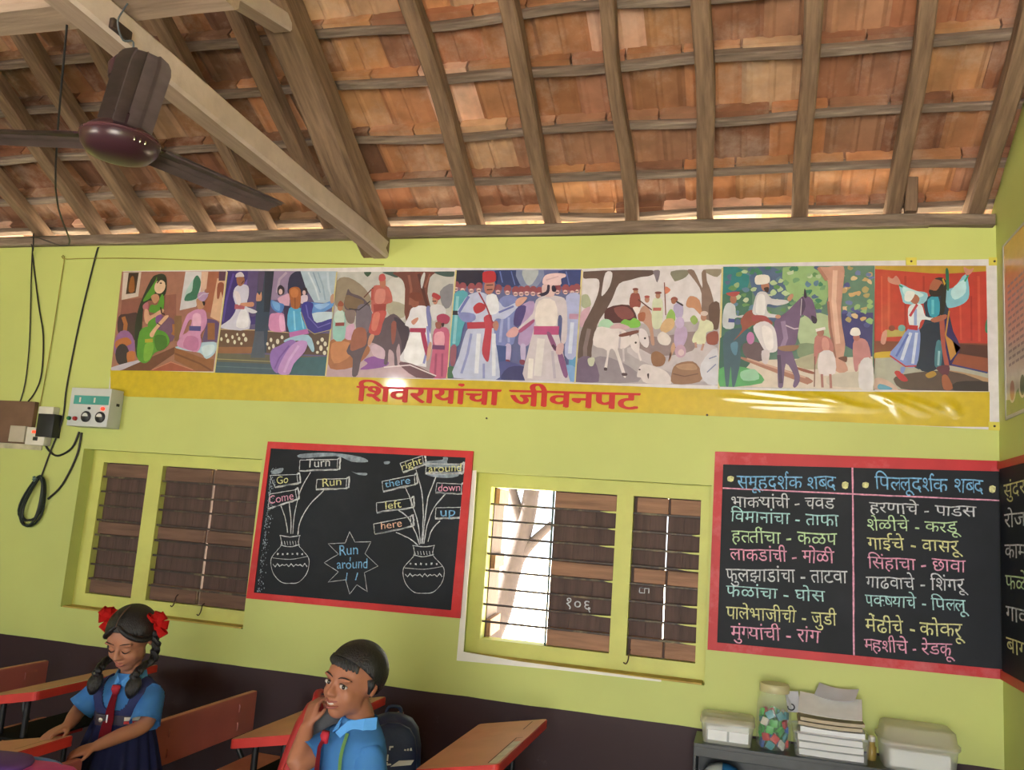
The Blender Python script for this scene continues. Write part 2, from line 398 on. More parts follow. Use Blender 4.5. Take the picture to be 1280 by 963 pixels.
                                  # batten lines from the eave up to the ridge
ZB = 3.115
tb = NB(); cl = tb.loops.layers.float_color.new('Col')
TINTS = [(172, 121, 86), (160, 107, 78), (178, 131, 92), (148, 105, 82), (164, 113, 78), (176, 125, 88), (138, 95, 72), (188, 151, 118), (164, 121, 94)]
def tile(x0, y, w_, L_, tint, jz):
    # u = x, v runs down-slope from the batten; underside profile with two ribs
    prof = [(0, .004), (.02, -.008), (.034, -.008), (.046, 0), (w_ * .46, 0), (w_ * .50, -.007), (w_ * .56, -.007), (w_ * .60, 0), (w_ - .03, 0), (w_ - .012, .012), (w_ + .012, .012)]
    def P(u, v, h):
        h2 = .024 + h + jz + max(v, 0) * .11
        return V((x0 + u, y + v * COSR + h2 * SINR, ZB + T * (W - y) - v * SINR + h2 * COSR))
    rows = []
    for v in (.0, L_): rows.append([tb.verts.new(P(u, v, h)) for u, h in prof])
    top = [[tb.verts.new(P(u, v, .03)) for u in (0, w_ + .012)] for v in (0, L_)]
    fs = []
    for k in range(len(prof) - 1): fs.append(tb.faces.new((rows[0][k], rows[0][k + 1], rows[1][k + 1], rows[1][k])))
    fs.append(tb.faces.new((top[0][0], top[1][0], top[1][1], top[0][1])))
    fs.append(tb.faces.new(rows[1] + [top[1][1], top[1][0]]))
    fs.append(tb.faces.new([rows[0][0], top[0][0], top[1][0], rows[1][0]])); fs.append(tb.faces.new([rows[0][-1], rows[1][-1], top[1][1], top[0][1]]))
    # thick upper lip with its lug, hooked over the batten
    lz = r5.uniform(-.004, .003); a, b = .004, w_ - .004
    q = [P(a, -.034, -.026 + lz), P(b, -.034, -.026 + lz), P(b, .006, -.022 + lz), P(a, .006, -.022 + lz)]
    q2 = [P(a, -.034, .03), P(b, -.034, .03), P(b, .006, .03), P(a, .006, .03)]
    A = [tb.verts.new(p) for p in q]; B = [tb.verts.new(p) for p in q2]
    fs += [tb.faces.new(A), tb.faces.new(B[::-1])] + [tb.faces.new((A[k], A[(k + 1) % 4], B[(k + 1) % 4], B[k])) for k in range(4)]
    c = (*lin(tint), 1)
    for f in fs:
        for l in f.loops: l[cl] = c
for ri, y in enumerate(by):
    ynext = by[ri - 1] if ri else y + .20
    L_ = (ynext - y) / COSR + (.075 if ri else .02)
    pitch = .232; x = -6.3 - (.11 if ri % 2 else 0) + r5.uniform(-.02, .02)
    while x < 1.25:
        t = r5.choice(TINTS); s = r5.uniform(.88, 1.1)
        if r5.random() < .06: t = (206, 164, 140)
        if x < -2.0 and r5.random() < .8: s *= .80                # painted shade: this half gets darker tints for its weaker light
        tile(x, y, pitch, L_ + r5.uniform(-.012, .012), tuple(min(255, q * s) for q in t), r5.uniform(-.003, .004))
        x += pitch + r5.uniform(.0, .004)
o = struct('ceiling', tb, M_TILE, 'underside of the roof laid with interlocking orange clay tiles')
bm = NB(); cl2 = bm.loops.layers.float_color.new('Col')
add_prism(bm, [(-6.3, .9, zroof(.9, .16)), (-6.3, -2.75, zroof(-2.75, .16)), (-6.3, -2.75, zroof(-2.75, .2)), (-6.3, .9, zroof(.9, .2))], (7.6, 0, 0))
for f in bm.faces:
    for l in f.loops: l[cl2] = (*lin((168, 94, 66)), 1)
struct('ceiling', bm, M_TILE, 'roof slope of clay tiles over the wall behind the camera')

for k, y in enumerate(by):
    z = ZB + T * (W - y) - .005
    wood_beam('batten', (-6.15, y, z - .004), (1.12, y, z + r5.uniform(-.006, .006)), .036, .046 + r5.uniform(-.006, .008), M_BATTEN,
              'rough horizontal roof batten under the clay tiles, %s one up from the eave' % ORD[min(k, 12)], seed=k + 20, wob=.014, n=70,
              group='roof battens', up=V((0, SINR, COSR)))
RX = [-5.7, -5.2, -4.62, -4.152, -3.716, -3.355, -3.008, -2.59, -2.21, -1.39, -.99, -.597, -.23, .181, .564, .905]
for k, x in enumerate(RX):
    up = V((0, SINR, COSR)); hh = .085; off = hh / 2 / COSR
    wl = .07 + .012 * noise.noise(V((k * 3.3, 0, 0)))
    lab = ('tapering sawn roof rafter, %s to the right of the roof truss' % ORD[k - 9]) if k >= 9 else ('tapering sawn roof rafter, %s to the left of the roof truss' % ORD[8 - k])
    wood_beam('rafter', (x, 4.20, zroof(4.20, off)), (x + r5.uniform(-.015, .015), .93, zroof(.93, off)), wl, hh, M_WOOD, lab, seed=k + 1, wob=.016, n=34, group='roof rafters', up=up)
for k, (a, b) in enumerate(((-6.0, -2.0), (-1.99, .72), (.70, .975))):
    wood_beam('wall_plate', (a, 3.905, 2.955), (b, 3.905, 2.952 - .004 * (k == 2)), .085, .058 - .008 * (k == 2), M_BATTEN,
              ('grey wooden wall plate under the rafters left of the truss', 'long grey wooden wall plate under the rafters right of the truss', 'short end piece of wall plate in the corner by the right wall')[k], seed=60 + k, wob=.004, n=40)
wood_beam('rafter_stub', (.64, 3.86, 2.985), (.645, 3.86, 3.14), .05, .05, M_WOOD, 'short upright wood block nailed beside a rafter foot near the right wall', seed=71, wob=.003, n=4, up=V((0, 1, 0)))

M_TIE_LIT = mat('lit_face_wood', (204, 186, 178), .65, .1, 10, bump=.2, c2=(160, 134, 116), c2amt=.3)  # light from the right put into the colour of the right-hand faces
def lit_side(o):
    o.data.materials.append(M_TIE_LIT)
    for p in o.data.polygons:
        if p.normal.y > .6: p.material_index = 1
# ---- the truss: tie beam, principal rafter, strut, and the runner along the room
up = V((0, SINR, COSR))
lit_side(wood_beam('tie_beam', (-1.895, 3.99, 2.868), (-1.835, -2.1, 2.958), .094, .10, M_TIE, 'heavy planed tie beam running from the far wall over the room', seed=33, wob=.012, n=40))
wood_beam('principal_rafter', (-1.925, 4.0, zroof(4.0, -.075)), (-1.925, .92, zroof(.92, -.06)), .155, .16, M_WOOD, 'thick principal rafter of the truss rising from the tie beam end', seed=34, wob=.008, n=40, up=up)
lit_side(wood_beam('strut', (-1.90, 2.80, 3.475), (-1.88, .95, 3.0), .09, .07, M_TIE, 'pale inclined strut bracing the principal rafter of the truss', seed=35, wob=.005, n=12))
wood_beam('king_post', (-1.92, .9, 2.90), (-1.92, .9, 4.7), .12, .12, M_TIE, 'king post standing on the tie beam', seed=36, wob=.005, n=10, up=V((0, 1, 0)))
wood_beam('runner_beam', (-6.0, 1.915, 3.025), (-1.50, 1.915, 3.025), .14, .125, M_TIE, 'long runner beam lying across the tie beam above the fan', seed=37, wob=.006, n=30)
wood_beam('ridge_beam', (-6.0, .9, 4.66), (.98, .9, 4.66), .10, .12, M_WOOD, 'ridge beam at the top of the roof', seed=38, wob=.006, n=20)
# ------------------------------------------------------------------ printed banner
def B(px, py, lift=0): p = at_y(px, py, W - .006 - lift); return p
BANNER = thing('banner', 'long printed vinyl banner with seven painted scenes above the windows', 'banner', at_y(690, 530, W - .004))
M_PRINT = mat('printed_vinyl', None, .4, .09, 26, spec=.5, attr='Col')
_b = M_PRINT.node_tree.nodes['Principled BSDF']; _b.inputs['Coat Weight'].default_value = .7; _b.inputs['Coat Roughness'].default_value = .07
def colour_layer(bm): return bm.loops.layers.float_color.get('Col') or bm.loops.layers.float_color.new('Col')
def cface(bm, pts, col):
    cl = colour_layer(bm); f = bm.faces.new([bm.verts.new(p) for p in pts]); c = (*lin(col), 1)
    for l in f.loops: l[cl] = c
    return f
bm = NB(); colour_layer(bm)
top = [(154, 339), (300, 337), (480, 334), (560, 335), (730, 336), (850, 332), (900, 331), (1000, 328), (1100, 326), (1246, 324)]
bot = [(136, 486), (300, 492), (430, 499), (560, 504), (730, 511), (850, 516), (900, 519), (1000, 524), (1100, 530), (1250, 538)]
for i in range(len(top) - 1):
    cface(bm, [B(*bot[i]), B(*bot[i + 1]), B(*top[i + 1]), B(*top[i])], '#d6d2d8')
obj('vinyl_sheet', bm, M_PRINT, BANNER, world=True)
# yellow band, a little creased at its right end
def interp(tab, x):
    for (x0, y0), (x1, y1) in zip(tab, tab[1:]):
        if x <= x1: return y0 + (y1 - y0) * (x - x0) / (x1 - x0)
    return tab[-1][1]
bt = [(139, 462), (270, 466), (420, 471), (566, 475), (720, 480), (838, 485), (900, 487), (1000, 489), (1090, 490), (1237, 490)]
bb = [(137, 487), (158, 496), (430, 504.5), (560, 508.5), (830, 517.5), (940, 522.5), (1100, 530), (1176, 533.5), (1237, 534)]
ridges = [(930, 488, 1050, 503, 4.5, .010), (910, 497, 1100, 511, 3.5, .008), (1000, 488, 1075, 508, 3.5, .008), (1088, 490, 1160, 518, 5, .011), (1120, 494, 1180, 515, 4, .007), (940, 507, 1090, 514, 3, .005), (1180, 500, 1200, 520, 6, .008), (1105, 491, 1130, 525, 5, .006)]
def crease(px, py):
    h = 0
    for x0, y0, x1, y1, wd, a in ridges:
        dx, dy = x1 - x0, y1 - y0; L2 = dx * dx + dy * dy
        t = ((px - x0) * dx + (py - y0) * dy) / L2
        if -.1 < t < 1.1:
            q = (px - x0 - dx * t) ** 2 + (py - y0 - dy * t) ** 2
            h += .65 * a * math.exp(-q / (2 * wd * wd / 2.5)) * max(0, math.sin(PI * min(1, max(0, (t + .1) / 1.2))))
    return h
bm = NB(); cl = colour_layer(bm); grid = []
NX, NY = 260, 22
for i in range(NX + 1):
    px = 138 + (1237 - 138) * i / NX; t0, b0 = interp(bt, px), interp(bb, px)
    grid.append([bm.verts.new(B(px, t0 + (b0 - t0) * j / NY, .0012 + crease(px, t0 + (b0 - t0) * j / NY))) for j in range(NY + 1)])
for i in range(NX):
    for j in range(NY):
        f = bm.faces.new((grid[i][j + 1], grid[i + 1][j + 1], grid[i + 1][j], grid[i][j]))
        for l in f.loops: l[cl] = (*lin('#c4ac10'), 1)
obj('yellow_band', bm, M_PRINT, BANNER, world=True, smooth='all')

def panel(name_i, ox, oy, s, shapes, base):
    """shapes: (colour, flag, 'x,y x,y ...') in the panel's own drawing units"""
    bm = NB(); lift = .0016
    for col, flag, txt in [(base[0], 'r', base[1])] + shapes:
        pts = [tuple(map(float, q.split(','))) for q in txt.split()]
        if flag == 'o':                                    # oval: centre, radii
            (cx_, cy_), (rx, ry) = pts; pts = [(cx_ + rx * math.cos(a * PI / 8), cy_ + ry * math.sin(a * PI / 8)) for a in range(16)]
        elif flag == 'l':                                  # stroke: first pair is the width
            wd = pts[0][0]; P = [V((x, y, 0)) for x, y in pts[1:]]; a, b = [], []
            for i, p in enumerate(P):
                t = (P[min(i + 1, len(P) - 1)] - P[max(i - 1, 0)]).normalized(); n = V((-t.y, t.x, 0)) * wd / 2
                a.append((p + n)[:2]); b.append((p - n)[:2])
            pts = a + b[::-1]
        elif flag == 's':
            pts = [tuple(q[:2]) for q in smooth_pts([V((x, y, 0)) for x, y in pts], 3)]
        q = [tuple(map(float, t.split(','))) for t in base[1].split()]
        ipl = lambda a, b, t: a + (b - a) * min(1, max(0, t))
        cp = []
        for x, y in pts:
            xl = ipl(q[0][0], q[3][0], (y - q[0][1]) / (q[3][1] - q[0][1])); xr = ipl(q[1][0], q[2][0], (y - q[1][1]) / (q[2][1] - q[1][1]))
            x = min(xr, max(xl, x))
            yt = ipl(q[0][1], q[1][1], (x - q[0][0]) / (q[1][0] - q[0][0])); yb = ipl(q[3][1], q[2][1], (x - q[3][0]) / (q[2][0] - q[3][0]))
            p_ = (x, min(yb, max(yt, y)))
            if not cp or abs(cp[-1][0] - p_[0]) + abs(cp[-1][1] - p_[1]) > .3: cp.append(p_)
        pts = cp
        try: cface(bm, [B(ox + x * s, oy + y * s, lift) for x, y in pts], col)
        except ValueError: pass
        lift += .00009
    o = obj('printed_picture', bm, M_PRINT, BANNER, world=True, recalc=False)
    return o
def person_shapes(x, y, h, coat, skirt, sash, turban, skin='#b98a6c', f=1, arm=None):
    """a small standing figure in a long coat, feet at y, height h"""
    u = h / 100.0; P = lambda *q: ' '.join('%.1f,%.1f' % (x + f * a * u, y - b * u) for a, b in q)
    out = [(skirt, 's', P((-9, 52), (9, 52), (19, 8), (4, 3), (-16, 6))), (skin, 'r', P((-8, 8), (-3, 8), (-3, 0), (-11, 0))), (skin, 'r', P((4, 8), (9, 8), (12, 0), (4, 0))),
           (coat, 's', P((-12, 80), (-4, 84), (5, 84), (13, 79), (11, 50), (-11, 50))), (sash, 'r', P((-11, 56), (11, 56), (11, 49), (-11, 49))),
           (skin, 'o', '%.1f,%.1f %.1f,%.1f' % (x, y - 89 * u, 5.2 * u, 6.5 * u)), (turban, 's', P((-7, 92), (-5, 99), (3, 100), (8, 96), (7, 92), (0, 93)))]
    for a in (arm or [((-12, 78), (-18, 62), (-8, 54)), ((12, 78), (18, 64), (8, 56))]):
        out.append((coat, 'l', '%.1f,0 ' % (6 * u) + P(*a[:2]) + ' ' + P(a[2]))); out.append((skin, 'o', '%.1f,%.1f %.1f,%.1f' % (x + f * a[2][0] * u, y - a[2][1] * u, 3 * u, 3 * u)))
    return out
# 1 the lady and the child
panel(1, 136, 330, .1506, [
 ('#86544c', 'r', '110,300 560,250 560,480 90,480'), ('#c4b4ae', 'r', '122,70 270,68 245,270 105,300'), ('#38241f', 'r', '165,74 250,72 222,242 142,252'), ('#8c5428', 's', '180,120 208,110 212,225 165,230'),
 ('#c6c4cc', 'r', '637,65 815,65 790,250 722,356 588,386'), ('#a9c4c4', 's', '640,230 700,130 740,110 740,240 720,300 630,305'), ('#2f6a58', 's', '702,135 735,95 765,150 745,240 722,292 630,308 645,255 690,225'),
 ('#c9a898', 'r', '770,65 826,65 815,200 760,250'), ('#9c5e4a', 'r', '826,65 915,65 888,420 790,390'), ('#cfa88e', 'r', '900,120 968,120 925,480 842,440'), ('#55344c', 'r', '915,62 972,62 966,140 912,140'), ('#8c4c3c', 's', '905,165 955,165 948,285 930,230 915,285 898,280'),
 ('#442c34', 's', '80,440 160,415 250,420 260,620 90,600'), ('#a0623a', 'l', '34,0 120,440 140,500 130,590'), ('#6c4a6a', 's', '400,450 520,450 550,520 530,640 400,640'), ('#a0623a', 'l', '30,0 530,590 545,560 540,500'), ('#7c5a40', 'l', '60,0 575,430 575,640'),
 ('#584070', 's', '800,460 890,470 920,520 900,650 780,650 800,540'), ('#8c5838', 'l', '60,0 850,490 850,630'),
 ('#8a5c94', 'o', '130,690 88,140'), ('#b0683c', 's', '60,640 150,610 190,660 120,690 60,700'), ('#2e2232', 'o', '112,755 58,92'), ('#b0683c', 's', '150,740 215,730 205,830 165,850'), ('#b8b0c4', 's', '20,860 240,800 260,830 90,885 20,885'),
 ('#6a3c30', 'r', '100,885 545,690 560,735 340,888'), ('#9c5040', 'r', '340,888 515,808 730,892'), ('#c07c68', 'l', '8,0 360,880 515,815 700,880'), ('#8a5638', 'r', '545,695 790,785 872,790 862,893 730,892 545,800'), ('#6e402c', 'l', '14,0 550,745 760,830 850,885'),
 ('#a8c4da', 's', '550,690 640,720 760,740 810,790 880,740 895,655 800,650 740,660'), ('#c4d8e6', 's', '770,690 870,670 870,730 800,770'),
 ('#202a22', 's', '350,130 400,90 455,85 480,130 470,250 400,300 300,330 275,560 290,800 230,770 215,600 225,470 260,330'),
 ('#4c8a2c', 's', '380,150 400,110 380,250 300,310 290,290'), ('#d4b49c', 's', '395,150 440,135 470,165 462,215 430,245 395,240 378,200'), ('#1c1a18', 'l', '10,0 400,160 430,125 468,135 474,175'), ('#2a2018', 'o', '432,160 10,6'), ('#b88468', 's', '350,270 400,250 420,290 380,330'),
 ('#508e2e', 's', '350,340 400,340 440,250 460,300 440,400 340,400'), ('#a86474', 's', '285,340 325,318 325,385 288,378'), ('#c89a80', 's', '298,380 328,385 345,430 440,375 450,405 330,500 295,460'), ('#508e2e', 's', '330,480 400,440 390,530 330,530'), ('#7c4c8c', 's', '390,440 440,420 430,470 395,500'), ('#30141c', 'l', '12,0 430,360 440,410 465,420'),
 ('#509030', 's', '255,565 330,520 400,545 470,570 505,640 470,700 380,740 340,800 290,825 235,770'), ('#74a83c', 's', '300,670 360,650 372,700 340,790 290,800'), ('#3a6e24', 's', '380,600 470,600 480,690 400,720'), ('#a89c34', 'l', '30,0 300,640 365,635'),
 ('#d0a488', 's', '430,470 470,430 495,440 400,545 365,610 340,580'), ('#2c1c1c', 'l', '8,0 400,490 430,510'),
 ('#c488b4', 's', '680,400 740,375 800,390 815,470 800,530 760,590 770,650 735,730 640,710 565,675 600,600 660,560 690,470 660,480 600,620 585,600 640,440'), ('#d8a8c8', 's', '700,420 760,420 760,520 700,520'), ('#b4709c', 's', '650,600 740,620 730,720 620,690'),
 ('#4c4888', 'r', '668,515 765,518 762,558 666,555'), ('#b48468', 's', '728,290 780,300 795,345 760,380 735,360'), ('#2c2020', 's', '775,310 800,320 790,350'), ('#a888b4', 's', '735,270 750,238 800,236 825,262 790,310 750,300'), ('#c0b0cc', 'l', '8,0 745,280 780,250 830,245'),
], ('#9a685c', '108,64 974,62 868,894 18,884'))
# 2 the palace window
panel(2, 265, 330, .1505, [
 ('#3a2c74', 'r', '125,60 385,60 370,500 74,530'), ('#6c5cb0', 'l', '26,0 350,70 270,180 230,300'), ('#54449a', 'l', '18,0 180,80 120,300 90,480'), ('#544878', 's', '300,60 390,60 380,380 330,440 300,380'),
 ('#8c7ca0', 'r', '500,60 760,60 720,300 490,300'), ('#a898b4', 'l', '20,0 620,70 560,130 540,240'), ('#242c4c', 's', '640,120 690,66 740,62 770,120 790,260 640,270'), ('#a4b8cc', 'r', '735,60 1038,60 1015,330 850,320 780,200'),
 ('#c2d0dc', 'l', '14,0 800,70 860,200 890,300'), ('#8ca4bc', 'l', '12,0 880,70 920,180 940,300'), ('#b8c8d8', 'l', '16,0 960,70 970,200 1000,300'), ('#7c94b0', 'l', '10,0 840,70 900,240'),
 ('#64483c', 'r', '70,540 362,548 350,735 42,740'), ('#8a5c44', 'r', '50,690 350,690 345,745 42,745'), ('#584840', 'r', '460,555 640,568 1000,580 960,760 430,740'), ('#c0a888', 'l', '8,0 66,542 360,550'), ('#c0a888', 'l', '8,0 455,558 640,570'),
 ('#5c5a50', 'r', '42,742 965,770 955,850 30,812'), ('#9a9468', 'l', '6,0 36,790 500,812'), ('#3c5468', 'r', '30,812 955,850 945,930 20,905'), ('#5c7480', 'l', '5,0 30,850 500,872'), ('#34606c', 'r', '680,780 955,770 948,930 640,915'),
 ('#2c4058', 'r', '385,60 502,60 450,740 345,740'), ('#1c2c40', 'r', '440,60 515,60 478,400 430,400'), ('#4c4464', 'r', '385,60 440,60 420,230 380,230'), ('#485468', 'r', '360,560 430,560 440,780 320,780'),
] + [('#d4d0c0', 'o', '%d,%d %d,%d' % q) for q in ((78, 625, 10, 16), (118, 595, 10, 16), (132, 640, 12, 18), (170, 608, 10, 16), (188, 650, 11, 18), (225, 622, 11, 16), (262, 590, 12, 15), (280, 628, 14, 20), (244, 662, 10, 12), (210, 586, 8, 12), (490, 632, 11, 18), (545, 645, 14, 22), (582, 610, 12, 16), (510, 685, 11, 20), (460, 665, 10, 14), (475, 700, 9, 13), (880, 655, 12, 16), (915, 630, 14, 18), (940, 665, 14, 20), (905, 700, 14, 24), (935, 740, 14, 18), (960, 705, 8, 16), (875, 735, 12, 12))] + [
 ('#c4c4dc', 's', '190,200 240,170 300,185 305,260 290,340 310,540 70,530 150,460 200,370 175,270'), ('#e0e0ec', 's', '240,380 290,390 300,520 200,520'), ('#ccccdc', 's', '290,360 375,395 340,412 290,390'), ('#a85868', 'r', '190,335 275,338 268,378 186,375'), ('#94604c', 's', '205,110 260,105 270,150 240,185 212,170'), ('#c8c0d0', 's', '195,110 205,80 245,68 268,105 230,108'), ('#c08870', 's', '215,330 300,320 345,320 340,355 260,350'), ('#d8d0dc', 's', '180,230 225,240 240,320 215,340'), ('#4c2c28', 'l', '8,0 245,165 265,140'),
 ('#c49078', 's', '365,300 375,240 395,260 410,230 412,300 380,310'),
 ('#c89cb8', 's', '545,290 600,260 640,250 640,350 580,340'), ('#2c2434', 's', '545,200 570,175 600,205 595,250 550,260'), ('#ceb4b4', 'o', '570,232 16,24'), ('#2c2434', 's', '750,205 785,200 795,250 770,230'), ('#ccb0b4', 'o', '765,240 14,20'), ('#ccbcd0', 's', '735,270 790,260 790,310 740,330'),
 ('#c484b4', 's', '480,430 520,410 600,420 615,555 480,550'), ('#dca8d0', 's', '560,430 600,440 605,550 565,545'), ('#34284c', 'r', '590,345 650,350 640,570 615,565'),
 ('#4c7cc4', 's', '490,300 540,320 600,340 570,410 500,370'), ('#6ca0d8', 's', '500,310 560,330 560,390 520,370'),
 ('#5c8cd0', 's', '800,320 920,330 1000,305 1010,350 900,410 800,410'), ('#88b0e0', 's', '850,340 980,330 900,380'), ('#b08a78', 's', '985,270 1010,250 1010,320 985,325'), ('#b8ccdc', 's', '820,415 1000,400 1000,450 860,500'),
 ('#4ca0d0', 's', '640,370 740,370 780,440 800,550 640,565'), ('#80c8e4', 'l', '14,0 680,390 690,550'), ('#80c8e4', 'l', '10,0 735,400 760,540'),
 ('#34348c', 's', '760,320 840,330 830,410 870,490 1000,455 990,540 880,580 800,545 740,420'), ('#6060b4', 'l', '10,0 780,340 800,440 880,530 985,490'), ('#b0a870', 'l', '5,0 740,400 790,540 850,582 985,548'),
 ('#9c5c34', 's', '640,215 690,190 735,215 735,330 710,375 660,360 650,300'), ('#b87444', 's', '650,220 690,200 720,230 700,280 660,270'), ('#7c4426', 'l', '8,0 690,280 690,370'),
 ('#b46ab0', 'r', '640,570 790,540 805,580 645,610'), ('#98bcd4', 's', '640,615 800,590 850,700 830,730 760,640 600,650'), ('#8868b4', 's', '560,680 650,630 700,660 640,760 560,850 545,910 500,870 480,780 500,710'), ('#b48cc8', 's', '640,700 720,640 790,650 770,730 680,830 640,918 555,912 560,840'), ('#c8a4d8', 'l', '20,0 720,680 640,800 600,900'), ('#70509c', 'l', '12,0 640,680 560,780 520,870'),
], ('#5c5480', '126,58 1040,62 945,932 18,904'))
# 3 the horseman under the tree
panel(3, 405, 330, .1558, [
 ('#b4b4b4', 'r', '110,66 1046,62 1010,560 70,600'), ('#8c8070', 's', '100,140 200,110 330,200 380,320 250,420 90,330'), ('#c4c4c4', 's', '500,150 640,140 650,440 560,420'), ('#a4a090', 's', '500,300 650,330 640,430 530,420'), ('#7c7c88', 's', '930,220 1035,160 1020,330 960,350'), ('#34503c', 's', '320,66 380,66 350,104'), ('#3c5450', 's', '880,64 1046,62 1040,100 960,100'), ('#3c5450', 's', '470,66 600,66 590,110 520,90'),
 ('#6c3c34', 's', '560,66 880,64 850,110 830,240 850,400 660,460 650,200 620,120'), ('#8c5848', 'l', '20,0 680,90 700,200 690,330'), ('#4c2824', 'l', '26,0 760,80 800,230 830,340'), ('#c0c0c4', 's', '775,130 800,70 812,90 785,200'), ('#8c5848', 'l', '14,0 850,80 810,190'),
 ('#b49ca8', 'r', '60,600 700,600 720,910 12,905'), ('#a06848', 's', '60,610 250,590 350,650 360,720 230,830 50,840 40,700'), ('#bc8058', 's', '60,640 200,630 220,730 80,800'), ('#84509c', 's', '320,770 420,740 520,790 470,830 290,850 350,800'), ('#c4acc0', 's', '380,660 460,650 500,760 400,740'), ('#c8a0c0', 's', '170,520 240,480 240,600 170,600'),
 ('#8cbcb8', 's', '85,400 165,390 165,600 75,600'), ('#b8ccc8', 's', '90,390 150,375 160,470 90,470'), ('#8c4040', 'r', '92,472 165,470 162,498 90,500'), ('#a87458', 'o', '130,350 22,28'), ('#94503c', 's', '108,335 130,295 158,320 150,340'), ('#7c6c6c', 's', '165,380 245,370 240,470 190,470'),
 ('#584c58', 's', '180,240 195,200 220,235 300,265 370,340 395,430 480,440 560,400 640,470 690,540 660,680 620,770 610,680 600,640 580,700 590,810 565,810 560,720 520,690 510,800 480,800 490,700 430,650 360,640 300,760 270,890 225,895 230,760 180,700 250,560 260,420 240,370 180,370 160,320'),
 ('#74604c', 's', '180,250 250,270 320,300 290,350 200,365 165,330'), ('#6c6474', 's', '270,340 360,340 390,440 340,560 260,540'), ('#945c4c', 's', '240,530 330,520 340,640 280,680 210,690'), ('#3c3444', 's', '560,430 650,480 690,560 650,700 615,760 620,620'), ('#8c5048', 's', '540,480 580,470 570,610 545,640'), ('#2c2830', 'l', '8,0 200,360 280,370 370,300'),
 ('#b0605a', 's', '390,190 440,170 520,190 550,300 500,325 490,380 390,390 380,300'), ('#c48078', 's', '420,210 490,210 480,310 410,310'), ('#94403c', 'r', '395,325 500,320 495,385 400,390'), ('#b4504c', 's', '395,390 500,380 470,480 440,570 360,550 380,450'), ('#c87468', 's', '400,400 450,400 420,530 380,520'), ('#c08c74', 's', '370,570 405,575 370,650 350,640'), ('#a86c58', 's', '448,130 490,120 490,185 455,185'), ('#b04c50', 's', '440,130 445,90 480,80 495,120 465,140'), ('#603428', 'l', '9,0 320,270 395,190'), ('#a85048', 'l', '20,0 390,200 385,290'),
 ('#dcdce8', 's', '700,360 760,335 830,350 860,440 860,560 870,650 850,700 830,580 820,800 800,825 610,775 660,660 690,520 650,490 680,420'), ('#f0f0f8', 's', '700,560 790,560 790,800 640,760'), ('#8488c8', 'l', '18,0 830,500 840,640 800,800'), ('#a03058', 'r', '690,515 820,515 815,552 688,548'), ('#a03058', 's', '775,550 810,550 840,730 815,730'), ('#8c5444', 's', '690,280 750,270 760,330 720,350 700,330'), ('#70382c', 's', '675,265 700,230 770,235 785,290 740,300 700,275'), ('#bc8474', 's', '700,460 750,430 755,450 720,490'), ('#7478b0', 's', '820,350 860,360 855,560 830,480'), ('#c09888', 's', '840,640 865,640 850,750 820,775'),
 ('#c8c8d0', 's', '850,350 900,325 960,340 975,400 900,450 870,450'), ('#b07868', 's', '870,270 915,270 905,320 880,320'), ('#9c3038', 's', '865,260 880,230 935,260 920,290 890,275'), ('#301c1c', 'l', '8,0 868,300 900,300'),
 ('#b85c80', 's', '880,540 930,510 1000,530 1000,700 980,915 850,905 870,700'), ('#d89cb0', 's', '890,560 960,550 960,660 890,650'), ('#6c3868', 'r', '870,650 970,655 968,690 868,684'), ('#a03c5c', 's', '905,420 960,400 1010,430 990,480 920,475'), ('#8c5448', 's', '895,470 940,470 935,520 900,515'), ('#402430', 's', '940,480 965,475 955,510'), ('#98486c', 'l', '16,0 900,720 890,900'), ('#98486c', 'l', '16,0 950,720 945,905'),
 ('#60404c', 's', '600,800 700,800 900,905 740,912'), ('#dcd0d8', 'l', '10,0 480,830 690,812 900,900'),
], ('#a89ca4', '110,66 1048,60 985,922 12,906'))
